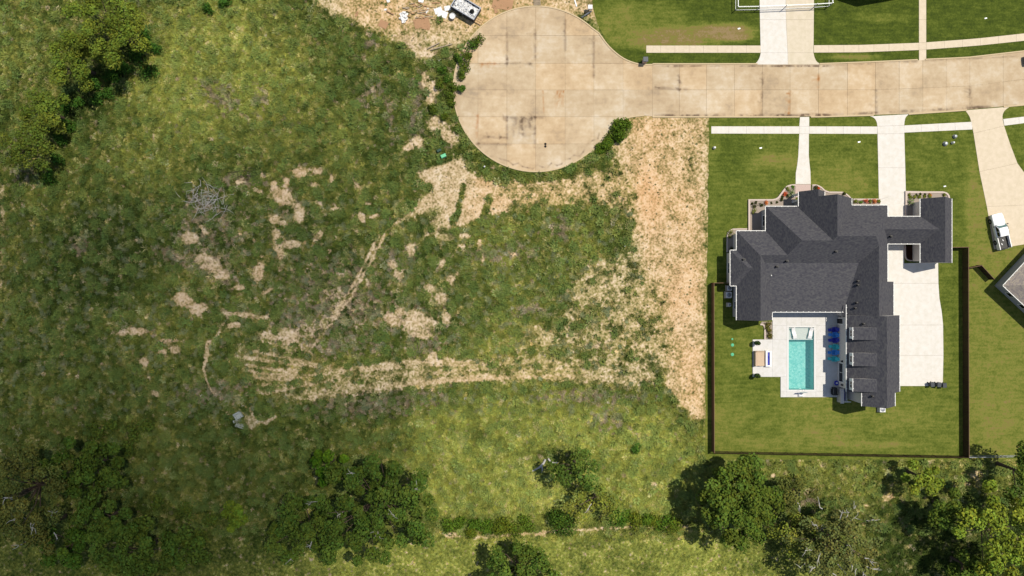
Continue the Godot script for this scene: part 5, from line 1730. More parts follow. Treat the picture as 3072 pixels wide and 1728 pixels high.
func build_vehicles() -> void:
	# pickup: local +x is the nose
	var paint := std(Color(0.93, 0.93, 0.93), 0.3, 0.0)
	paint.clearcoat_enabled = true
	var a := P(3003, 745)
	var b := P(2978, 643)
	var d := (b - a).normalized()
	var t := thing("pickup_truck", "white crew cab pickup truck with an open dark bed on the curved driveway", "truck", (a + b) * 0.5 + Vector3(0, 0.05, 0), "", atan2(-d.z, d.x))
	var m := MB.new()
	ring_body(m, [[2.92, 0.62, 0.55, 0.86], [2.86, 0.86, 0.45, 1.05], [2.5, 0.97, 0.4, 1.14], [1.6, 1.0, 0.4, 1.2], [1.15, 1.0, 0.4, 1.22], [-0.95, 1.0, 0.4, 1.2]], 24, 5.0)
	part(t, "body", m, paint)
	m = MB.new()
	ring_body(m, [[1.25, 0.88, 0.9, 1.2], [0.55, 0.8, 0.9, 1.78], [0.2, 0.79, 0.9, 1.88], [-0.6, 0.79, 0.9, 1.88], [-0.92, 0.82, 0.9, 1.76], [-1.0, 0.9, 0.9, 1.25]], 24, 5.0)
	part(t, "cab", m, paint)
	m = MB.new()
	m.face([Vector3(1.12, 1.28, -0.8), Vector3(1.12, 1.28, 0.8), Vector3(0.53, 1.83, 0.66), Vector3(0.53, 1.83, -0.66)], Vector3(1, 1, 0))
	part(t, "windshield", m, M.glass_car)
	m = MB.new()
	m.face([Vector3(-1.0, 1.32, -0.7), Vector3(-1.0, 1.32, 0.7), Vector3(-0.93, 1.72, 0.62), Vector3(-0.93, 1.72, -0.62)], Vector3(-1, 0.3, 0))
	part(t, "rear_window", m, M.glass)
	for s in [-1.0, 1.0]:
		for w in [[0.62, 0.02], [-0.06, -0.78]]:
			m = MB.new()
			m.face([Vector3(w[0] + (0.3 if w[0] > 0.3 else 0.0), 1.26, s * 0.925), Vector3(w[1], 1.26, s * 0.925), Vector3(w[1], 1.72, s * 0.83), Vector3(w[0] - 0.1, 1.72, s * 0.83)], Vector3(0, 0.2, s))
			part(t, "side_window", m, M.glass)
		m = MB.new()
		m.cbox(Vector3(0.92, 1.3, s * 1.12), Vector3(0.14, 0.2, 0.24), 0.04)
		part(t, "mirror", m, M.black)
		m = MB.new()
		m.box(Vector3(2.84, 0.9, s * 0.72), Vector3(0.12, 0.16, 0.3))
		part(t, "headlight", m, M.steel)
		m = MB.new()
		m.box(Vector3(-2.0, 0.82, s * 0.95), Vector3(2.0, 0.82, 0.1))
		part(t, "bed_side", m, paint)
		wheel(t, Vector3(1.85, 0.4, s * 0.92), 0.4)
		wheel(t, Vector3(-1.75, 0.4, s * 0.92), 0.4)
	m = MB.new()
	m.box(Vector3(-1.98, 0.62, 0), Vector3(1.98, 0.1, 1.8))
	m.box(Vector3(-0.98, 0.95, 0), Vector3(0.06, 0.56, 1.8))
	part(t, "bed_liner", m, M.black)
	m = MB.new()
	m.box(Vector3(-2.98, 0.84, 0), Vector3(0.08, 0.76, 1.78))
	part(t, "tailgate", m, M.black)
	m = MB.new()
	m.box(Vector3(-3.06, 0.52, 0), Vector3(0.14, 0.18, 1.8))
	part(t, "bumper", m, M.steel)
	for q in [Vector3(-1.6, 0.72, 0.1), Vector3(-2.2, 0.7, -0.2)]:
		m = MB.new()
		m.box(q, Vector3(0.3, 0.1, 0.14), Basis(Vector3.UP, 0.4))
		part(t, "tool_box", m, M.white)
	# car whose nose just enters the frame on the road
	var grey := std(Color(0.24, 0.24, 0.26), 0.3, 0.0, 0.3)
	grey.clearcoat_enabled = true
	t = thing("parked_car", "dark grey car on the road, only its nose in view", "car", P(3106, 180) + Vector3(0, 0.05, 0), "", deg_to_rad(186))
	m = MB.new()
	ring_body(m, [[2.2, 0.55, 0.4, 0.6], [2.05, 0.8, 0.3, 0.78], [1.2, 0.9, 0.28, 0.9], [-1.5, 0.9, 0.28, 0.95], [-2.1, 0.8, 0.32, 0.9], [-2.2, 0.7, 0.45, 0.7]], 20, 4.0)
	part(t, "body", m, grey)
	m = MB.new()
	ring_body(m, [[1.0, 0.76, 0.7, 0.92], [0.3, 0.68, 0.7, 1.36], [-0.9, 0.66, 0.7, 1.4], [-1.7, 0.74, 0.7, 0.98]], 20, 4.0)
	part(t, "cabin", m, M.glass)
	for s in [-1.0, 1.0]:
		wheel(t, Vector3(1.35, 0.32, s * 0.8), 0.32)
		wheel(t, Vector3(-1.3, 0.32, s * 0.8), 0.32)
		m = MB.new()
		m.box(Vector3(2.02, 0.62, s * 0.62), Vector3(0.16, 0.12, 0.3))
		part(t, "headlight", m, M.steel)

# ---------------------------------------------------------------- building site, utilities, litter
func board(label: String, a: Vector2, b: Vector2, w: float, mat: Material, y := 0.05, group := "", called := "board") -> void:
	var p := P(a.x, a.y)
	var q := P(b.x, b.y)
	var d := q - p
	var o := thing(called, label, "board", (p + q) * 0.5, group, atan2(-d.z, d.x))
	var m := MB.new()
	m.box(Vector3(0, y, 0), Vector3(d.length(), 0.06, w))
	var e := part(o, "plank", m, mat)
	e.rotation.x = rng.randf_range(-0.06, 0.06)

func sheet(label: String, c: Vector2, w: float, l: float, deg: float, mat: Material, group := "", called := "panel_sheet", cat := "sheet", th := 0.03) -> void:
	var o := thing(called, label, cat, P(c.x, c.y), group, deg_to_rad(deg))
	var m := MB.new()
	var n := 4
	for i in n:
		for j in n:
			var g := func(ii: int, jj: int) -> Vector3:
				return Vector3((ii / float(n) - 0.5) * l, th + 0.03 + 0.05 * sin(ii * 1.7 + c.x) * cos(jj * 1.3 + c.y), (jj / float(n) - 0.5) * w)
			m.face([g.call(i, j), g.call(i + 1, j), g.call(i + 1, j + 1), g.call(i, j + 1)], Vector3.UP)
			m.face([g.call(i, j) - Vector3.UP * th, g.call(i + 1, j) - Vector3.UP * th, g.call(i + 1, j + 1) - Vector3.UP * th, g.call(i, j + 1) - Vector3.UP * th], Vector3.DOWN)
	for e in 4:
		for i in n:
			var g2 := func(k: int) -> Vector3:
				var ii: int = [k, n, n - k, 0][e]
				var jj: int = [0, k, n, n - k][e]
				return Vector3((ii / float(n) - 0.5) * l, th + 0.03 + 0.05 * sin(ii * 1.7 + c.x) * cos(jj * 1.3 + c.y), (jj / float(n) - 0.5) * w)
			var a: Vector3 = g2.call(i)
			var b: Vector3 = g2.call(i + 1)
			m.face([a, b, b - Vector3.UP * th, a - Vector3.UP * th], Vector3([0, 1, 0, -1][e], 0, [-1, 0, 1, 0][e]))
	part(o, "sheet", m, mat)

func pallet(label: String, c: Vector2, deg: float, load_ := false) -> void:
	var o := thing("pallet", label, "pallet", P(c.x, c.y), "", deg_to_rad(deg))
	for i in 6:
		var m := MB.new()
		m.box(Vector3(-0.5 + i * 0.2, 0.13, 0), Vector3(0.13, 0.025, 1.1))
		part(o, "deck_board", m, M.lumber_grey)
	for i in 3:
		var m := MB.new()
		m.box(Vector3(0, 0.06, -0.5 + i * 0.5), Vector3(1.15, 0.11, 0.08))
		part(o, "runner", m, M.lumber_grey)
	if load_:
		for i in 3:
			for j in 3:
				var q := P(c.x, c.y) + Basis(Vector3.UP, deg_to_rad(deg)) * Vector3(-0.38 + i * 0.38, 0.145, -0.36 + j * 0.36)
				var b := thing("cement_bag", "pale paper bag laid on the pallet by the kerb", "bag", q, "bags on the pallet", deg_to_rad(deg))
				var m := MB.new()
				m.cbox(Vector3(0, 0.07, 0), Vector3(0.35, 0.14, 0.33), 0.05)
				part(b, "sack", m, M.lumber)

func build_site() -> void:
	rng.seed = 51
	# dumpster
	var c0 := P(1398, 25, 0.9)
	var o := thing("dumpster", "long open dumpster heaped with white building rubble by the kerb", "dumpster", Vector3(c0.x, 0, c0.z), "", deg_to_rad(-31))
	var m := MB.new()
	for s in [-1.0, 1.0]:
		m.box(Vector3(0, 0.82, s * 1.1), Vector3(4.4, 1.4, 0.1))
		m.box(Vector3(s * 2.15, 0.82, 0), Vector3(0.1, 1.4, 2.1))
		for i in 6: m.box(Vector3(-1.9 + i * 0.76, 0.82, s * 1.18), Vector3(0.1, 1.36, 0.08))
	part(o, "wall", m, M.dump)
	m = MB.new()
	for s in [-1.0, 1.0]:
		m.box(Vector3(0, 1.55, s * 1.1), Vector3(4.5, 0.08, 0.16))
		m.box(Vector3(s * 2.17, 1.55, 0), Vector3(0.16, 0.08, 2.04))
	part(o, "rim", m, M.dump_rim)
	m = MB.new()
	m.box(Vector3(0, 0.16, 0), Vector3(4.2, 0.1, 2.1))
	for s in [-1.0, 1.0]:
		m.tube([Vector3(s * 1.7, 0.1, -0.9), Vector3(s * 1.7, 0.1, 0.9)], [0.1, 0.1], 8)
	part(o, "floor", m, M.dump)
	m = MB.new()
	for i in 420:
		var p := Vector3(rng.randf_range(-1.95, 1.95), 0, rng.randf_range(-0.95, 0.95))
		p.y = 0.7 + 0.6 * (1.0 - absf(p.z) * 0.4) + rng.randf_range(-0.15, 0.1)
		m.box(p, Vector3(rng.randf_range(0.1, 0.6), rng.randf_range(0.02, 0.08), rng.randf_range(0.08, 0.35)), Basis(Vector3(rng.randfn() * 0.4, 1, rng.randfn() * 0.4).normalized(), rng.randf() * 6))
	m.box(Vector3(0, 0.55, 0), Vector3(4.1, 0.7, 1.98))
	part(o, "rubble", m, M.white, "stuff")
	var bg := thing("rubbish_bag", "black plastic bag lying on the rubble in the dumpster", "bag", Vector3(c0.x, 0, c0.z) + Basis(Vector3.UP, deg_to_rad(-31)) * Vector3(1.25, 1.35, 0.1))
	m = MB.new()
	m.lathe(Vector3.ZERO, [Vector2(0, 0), Vector2(0.32, 0.02), Vector2(0.4, 0.16), Vector2(0.28, 0.32), Vector2(0.08, 0.4), Vector2(0.12, 0.48), Vector2(0, 0.46)], 9)
	part(bg, "sack", m, M.rubber)
	pallet("wooden pallet stacked with pale bags between dumpster and kerb", Vector2(1437, 64), -28, true)
	pallet("empty wooden pallet touching the turning circle's kerb", Vector2(1611, 6), 4)
	# heap of white scraps
	for i in 34:
		var w := rng.randf() * TAU
		var r := sqrt(rng.randf()) * 15.0
		sheet("crumpled white scrap in the heap beside the loose lumber", Vector2(1211 + cos(w) * r * 0.8, 53 + sin(w) * r), rng.randf_range(0.15, 0.4), rng.randf_range(0.2, 0.6), rng.randf() * 180, M.white, "white scraps in the heap", "scrap", "scrap", 0.04 + rng.randf() * 0.3)
	for i in 40:
		var p := Vector2(rng.randfn(1248, 22), rng.randfn(30, 13))
		var w := rng.randf_range(-0.6, 0.6) + (PI if rng.randf() < 0.5 else 0.0)
		board("offcut board in the loose lumber heap beside the dumpster", p, p + Vector2(cos(w), sin(w)) * rng.randf_range(8, 26), rng.randf_range(0.09, 0.2), [M.lumber, M.lumber_grey, M.cardboard][i % 3], 0.04 + i * 0.006, "offcuts in the lumber heap")
	board("long pale pole lying from the lumber heap towards the white tub", Vector2(1258, 48), Vector2(1342, 66), 0.12, M.lumber, 0.12)
	board("second long pole lying across the lumber heap", Vector2(1247, 54), Vector2(1300, 50), 0.14, M.lumber_grey, 0.18)
	board("long board lying in the weeds beside the turning circle", Vector2(1292, 151), Vector2(1357, 133), 0.16, M.lumber_grey, 0.25)
	board("shorter board crossing the long one in the weeds", Vector2(1283, 147), Vector2(1319, 129), 0.16, M.lumber_grey, 0.32)
	board("thin board on the sand beside the green utility box", Vector2(1315, 362), Vector2(1318, 376), 0.1, M.lumber_grey)
	board("white board propped on the dirt behind the turning circle", Vector2(1724, 0), Vector2(1730, 20), 0.22, M.white)
	for s in [[1315, 32, 1.0, 1.3, 20], [1328, 42, 1.1, 1.6, -20], [1322, 48, 0.7, 1.0, 35], [1281, 32, 0.4, 0.9, 60], [1342, 25, 0.8, 1.0, 10], [1263, 2, 0.6, 0.9, -10], [1157, 29, 0.3, 0.5, 0], [1165, 3, 0.5, 0.5, 30]]:
		sheet("loose white panel piece on the dirt near the dumpster", Vector2(s[0], s[1]), s[2], s[3], s[4], M.white, "white panel pieces")
	for s in [[1150, 73, 1.2, 1.5, -25], [1265, 68, 1.6, 2.6, 15], [1070, 42, 0.4, 0.9, 70], [1508, 12, 3.4, 1.8, 80], [1278, 80, 1.0, 1.4, -10], [1485, 26, 1.6, 0.5, 20]]:
		sheet("brown board sheet lying flat on the orange dirt", Vector2(s[0], s[1]), s[2], s[3], s[4], M.cardboard, "brown sheets on the dirt")
	for s in [[1319, 180, 0.15, 0.4, 40], [1495, 652, 0.2, 0.45, 60], [1395, 1195, 0.3, 0.35, 20], [1463, 1223, 0.15, 0.2, 0], [1554, 880, 0.22, 0.2, 0], [1554, 915, 0.22, 0.2, 0], [1875, 737, 0.2, 0.35, 60], [1740, 1603, 0.2, 0.25, 0], [606, 1187, 0.35, 0.55, 30], [571, 1574, 0.2, 0.2, 0]]:
		sheet("scrap of white litter lying in the field", Vector2(s[0], s[1]), s[2], s[3], s[4], M.white, "white litter in the field", "litter", "litter")
	# white tub
	o = thing("tub", "white plastic tub standing by the dumpster", "tub", P(1358, 52), "", 0.3)
	m = MB.new()
	m.lathe(Vector3.ZERO, [Vector2(0.0, 0.05), Vector2(0.4, 0.05), Vector2(0.5, 0.65), Vector2(0.53, 0.65), Vector2(0.5, 0.7), Vector2(0.46, 0.66), Vector2(0.38, 0.55), Vector2(0.0, 0.56)], 14)
	part(o, "body", m, M.white)
	m = MB.new()
	m.tube([Vector3(0.5, 0.6, 0), Vector3(0.65, 0.75, 0.2), Vector3(0.7, 0.3, 0.3)], [0.03, 0.03, 0.03], 5)
	part(o, "handle", m, M.rail_grey)
	# sign or meter box and pipe at the kerb
	o = thing("meter_box", "white meter box on a post in the orange dirt behind the kerb", "box", P(1768, 30))
	m = MB.new()
	m.cbox(Vector3(0, 1.2, 0), Vector3(0.75, 0.5, 0.7), 0.05)
	part(o, "cabinet", m, M.white)
	m = MB.new()
	m.box(Vector3(0, 0.5, 0), Vector3(0.14, 1.0, 0.14))
	part(o, "post", m, M.wood)
	o = thing("steel_pipe", "grey steel pipe leaning over the kerb by the meter box", "pipe", P(1745, 53))
	m = MB.new()
	m.tube([Vector3(0, 0.12, 0), Vector3(1.6, 0.5, -0.95)], [0.14, 0.14], 8)
	part(o, "tube", m, M.steel)
	m = MB.new()
	m.box(Vector3(0.85, 0.17, -0.5), Vector3(0.3, 0.34, 0.3))
	part(o, "block", m, M.black)
	# green utility boxes
	for g in [[1318, 453, 0.75, Color(0.12, 0.26, 0.2), "dark green utility cabinet in the weeds beside the turning circle"], [1331, 469, 0.9, Color(0.42, 0.78, 0.58), "pale green utility cabinet beside the dark one"]]:
		o = thing("utility_box", g[4], "utility box", P(g[0], g[1]), "", deg_to_rad(24))
		m = MB.new()
		m.cbox(Vector3(0, 0.35, 0), Vector3(g[2], 0.6, g[2] * 0.62), 0.06)
		part(o, "cabinet", m, std(g[3], 0.6, 0.6))
		m = MB.new()
		m.box(Vector3(0, 0.03, 0), Vector3(g[2] + 0.16, 0.06, g[2] * 0.62 + 0.16))
		part(o, "base", m, M.slab_b)
	# marker post
	o = thing("marker_post", "black marker post with white cap beside the turning circle kerb", "post", P(1454, 502))
	m = MB.new()
	m.lathe(Vector3.ZERO, [Vector2(0.14, 0), Vector2(0.12, 0.8), Vector2(0.0, 0.82)], 8)
	part(o, "shaft", m, M.black)
	m = MB.new()
	m.lathe(Vector3.UP * 0.82, [Vector2(0.15, 0), Vector2(0.12, 0.16), Vector2(0, 0.2)], 8)
	part(o, "cap", m, M.white)
	# brick mailbox
	o = thing("mailbox", "pale brick mailbox pillar with a grey cap at the kerb", "mailbox", P(1932, 186) + Vector3.UP * 0.01)
	m = MB.new()
	m.box(Vector3(0, 0.72, 0), Vector3(0.62, 1.44, 0.62))
	part(o, "pillar", m, M.brick_pale)
	m = MB.new()
	m.cbox(Vector3(0, 1.5, 0), Vector3(0.82, 0.14, 0.8), 0.04)
	part(o, "cap", m, std(Color(0.42, 0.43, 0.45), 0.9, 0.6))
	m = MB.new()
	m.box(Vector3(0, 1.1, 0.34), Vector3(0.24, 0.26, 0.1))
	part(o, "letter_door", m, M.black)
	# pedestals in the front lawns
	for g in [[2142, 444, 0.2, 0.5, "white domed pedestal near the lawn's sandy edge", M.white], [2834, 432, 0.3, 0.45, "larger grey pedestal in the lawn between the two driveways", M.rail_grey], [2856, 429, 0.18, 0.5, "white domed pedestal between two grey ones in the lawn", M.white], [2863, 410, 0.26, 0.4, "smaller grey pedestal close to the sidewalk between the two driveways", M.rail_grey]]:
		o = thing("pedestal", g[4], "pedestal", P(g[0], g[1]) + Vector3.UP * 0.01)
		m = MB.new()
		m.lathe(Vector3.ZERO, [Vector2(g[2] * 1.15, 0), Vector2(g[2] * 1.1, 0.1), Vector2(g[2], 0.12), Vector2(g[2], g[3]), Vector2(g[2] * 0.7, g[3] + 0.12), Vector2(0, g[3] + 0.16)], 12)
		part(o, "housing", m, g[5])
		m = MB.new()
		m.lathe(Vector3.ZERO, [Vector2(g[2] * 1.4, 0.0), Vector2(g[2] * 1.4, 0.06), Vector2(g[2] * 1.1, 0.07)], 12)
		part(o, "collar", m, M.black)
	for g in [[2282, 444, "pale flat valve cover between front walk and sandy strip"], [2217, 86, "pale flat valve cover in the worn brown lawn"], [2957, 55, "pale flat valve cover beyond the narrow walkway across the road"], [2577, 426, "pale flat valve cover between front walk and driveway"], [2834, 559, "pale flat valve cover before the detached wing"]]:
		o = thing("valve_cover", g[2], "cover", P(g[0], g[1]) + Vector3.UP * 0.012)
		m = MB.new()
		m.cbox(Vector3(0, 0.02, 0), Vector3(0.44, 0.05, 0.22), 0.015, Basis(Vector3.UP, 0.2))
		part(o, "lid", m, M.rail_grey)
	# two small dark things on the pavement
	for y in [432.0, 439.5]:
		o = thing("drain_cap", "small black drain cap on the turning circle", "cap", P(1636, y) + Vector3.UP * 0.05, "drain caps on the turning circle")
		m = MB.new()
		m.lathe(Vector3.ZERO, [Vector2(0.2, 0), Vector2(0.2, 0.03), Vector2(0.16, 0.05), Vector2(0, 0.05)], 12)
		part(o, "lid", m, M.rubber)
	# dumped grey things at the dark corner of the lot
	var grey := std(Color(0.66, 0.68, 0.66), 0.9, 0.6)
	o = thing("armchair", "grey discarded armchair lying in the grass", "chair", P(718, 1247), "", 0.5)
	m = MB.new()
	m.cbox(Vector3(0, 0.25, 0), Vector3(0.9, 0.4, 0.9), 0.1)
	part(o, "seat", m, grey)
	m = MB.new()
	m.cbox(Vector3(-0.1, 0.5, -0.5), Vector3(1.1, 0.7, 0.35), 0.15)
	part(o, "backrest", m, grey)
	for s in [-1.0, 1.0]:
		m = MB.new()
		m.cbox(Vector3(s * 0.52, 0.38, 0), Vector3(0.24, 0.6, 0.9), 0.08)
		part(o, "armrest", m, grey)
	for g in [[713, 1262, 16], [721, 1274, -14], [719, 1279, -16]]:
		o = thing("foam_cushion", "flat grey cushion beside the discarded armchair", "cushion", P(g[0], g[1]), "cushions by the discarded armchair", deg_to_rad(g[2]))
		m = MB.new()
		m.cbox(Vector3(0, 0.12, 0), Vector3(1.5, 0.22, 0.5), 0.08)
		part(o, "pad", m, grey)
		m = MB.new()
		m.tube([Vector3(-0.75, 0.12, 0.25), Vector3(0.75, 0.12, 0.25)], [0.02, 0.02], 5)
		part(o, "piping", m, M.rail_grey)
	# dead wood
	M.deadwood = std(Color(0.72, 0.71, 0.69), 0.9, 0.4)
	o = thing("fallen_branch", "bleached forked branch lying in the lime green grass", "branch", P(1634, 1392))
	m = MB.new()
	m.tube([P(1597, 1412) - o.position + Vector3.UP * 0.3, P(1618, 1400) - o.position + Vector3.UP * 0.45, P(1630, 1388) - o.position + Vector3.UP * 0.5, P(1636, 1376) - o.position + Vector3.UP * 0.6], [0.1, 0.17, 0.2, 0.16], 7)
	part(o, "limb", m, M.deadwood)
	m = MB.new()
	m.tube([P(1625, 1396) - o.position + Vector3.UP * 0.45, P(1627, 1408) - o.position + Vector3.UP * 0.35, P(1624, 1418) - o.position + Vector3.UP * 0.3], [0.14, 0.12, 0.06], 6)
	part(o, "fork", m, M.deadwood)
	o = thing("fallen_branch", "shorter bleached crooked branch beside the forked one", "branch", P(1658, 1384))
	m = MB.new()
	m.tube([P(1644, 1374) - o.position + Vector3.UP * 0.4, P(1652, 1384) - o.position + Vector3.UP * 0.45, P(1666, 1388) - o.position + Vector3.UP * 0.4, P(1674, 1385) - o.position + Vector3.UP * 0.35], [0.14, 0.17, 0.15, 0.08], 6)
	part(o, "limb", m, M.deadwood)
	m = MB.new()
	m.tube([P(1660, 1386) - o.position + Vector3.UP * 0.4, P(1666, 1396) - o.position + Vector3.UP * 0.3], [0.08, 0.04], 5)
	part(o, "twig", m, M.deadwood)

# ---------------------------------------------------------------- trees and weeds
func tree(label: String, cx: float, cy: float, rx: float, rz: float, h: float, col: Color, opt := {}) -> Node3D:
	col = Color(col.r * 1.3, col.g * 1.4, col.b * 0.9)
	var g := RandomNumberGenerator.new()
	g.seed = int(cx * 7 + cy * 13)
	var hc := h * 0.62
	var k := (1.0 - hc / ALT) / PPM
	var RX := rx * k
	var RZ := rz * k
	var RY: float = h * opt.get("flat", 0.34)
	var at := P(cx, cy, hc)
	at.y = 0.0
	var o := thing("tree", label, "tree", at, opt.get("group", ""))
	var dens: float = opt.get("dens", 1.0)
	var size: float = opt.get("leaf", 0.42) * 1.02
	var n := int(clampf(RX * RZ * PI / 3.4 * dens, 9, 150))
	var per := int(opt.get("per", 130) * 1.5)
	var m := MB.new()
	m.use_c = true
	var tw := MB.new()
	var dead := MB.new()
	var trunk_top := Vector3(g.randf_range(-0.3, 0.3), hc * 0.62, g.randf_range(-0.3, 0.3))
	var bare: float = opt.get("bare", 0.0)
	var clumps := []
	for i in n:
		# spread evenly over the plan of the crown, then up on its dome or inside it
		var w := i * 2.39996 + g.randf_range(-0.5, 0.5)
		var q := sqrt((i + 0.5) / n) * g.randf_range(0.82, 1.06)
		var up := sqrt(maxf(0.0, 1.0 - q * q * 0.92))
		var y := up * g.randf_range(0.35, 1.0) if g.randf() < 0.8 else -up * g.randf() * 0.6
		clumps.append(Vector3(cos(w) * q * RX, hc + y * RY, sin(w) * q * RZ))
	var lumps: float = opt.get("lump", 0.2)
	for i in n:
		var c: Vector3 = clumps[i]
		var r: float = g.randf_range(0.75, 1.35) * opt.get("clump", 1.15)
		var tint := g.randf_range(1.0 - lumps, 1.0 + lumps)
		var cc := Color(col.r * tint * g.randf_range(0.9, 1.12), col.g * tint, col.b * tint)
		if g.randf() >= minf(bare, 0.12):
			leaf_ball(m, c, Vector3(r, r * 0.72, r), per, size, cc, 0.3, g, 0.7)
		if i % 3 == 0:
			var mid := trunk_top.lerp(c, 0.5) + Vector3(g.randfn() * 0.4, 0.3, g.randfn() * 0.4)
			tw.tube([trunk_top, mid, c], [0.05 + h * 0.006, 0.04 + h * 0.003, 0.025], 5)
		if g.randf() < bare * 0.9:
			# a dead spray reaching out of the leaves
			var out := (c - Vector3(0, hc, 0)) * Vector3(1, 0, 1)
			var d0 := (out.normalized() + Vector3(g.randfn() * 0.5, 0.5, g.randfn() * 0.5)).normalized()
			var s0 := c + Vector3.UP * r * 0.35 - d0 * 0.6
			var s1 := s0 + d0 * g.randf_range(0.9, 1.5)
			dead.tube([s0, s0.lerp(s1, 0.5) + Vector3(g.randfn(), g.randf(), g.randfn()) * 0.12, s1], [0.09, 0.075, 0.05], 5)
			for t in g.randi_range(2, 4):
				var f0 := s0.lerp(s1, g.randf_range(0.4, 1.0))
				var f1 := f0 + (d0 + Vector3(g.randfn(), g.randf_range(-0.1, 0.6), g.randfn()) * 0.75).normalized() * g.randf_range(0.5, 1.4)
				dead.tube([f0, f0.lerp(f1, 0.5) + Vector3(g.randfn(), g.randf(), g.randfn()) * 0.1, f1], [0.05, 0.04, 0.018], 4)
	part(o, "crown", m, M.leaf)
	part(o, "limbs", tw, M.bark)
	if dead.v.size() > 0: part(o, "dead_twigs", dead, M.deadwood)
	m = MB.new()
	m.tube([Vector3.ZERO - Vector3.UP * 0.1, Vector3(trunk_top.x * 0.4, trunk_top.y * 0.5, trunk_top.z * 0.4), trunk_top], [0.12 + h * 0.022, 0.1 + h * 0.015, 0.06 + h * 0.01], 9)
	part(o, "trunk", m, M.bark)
	return o

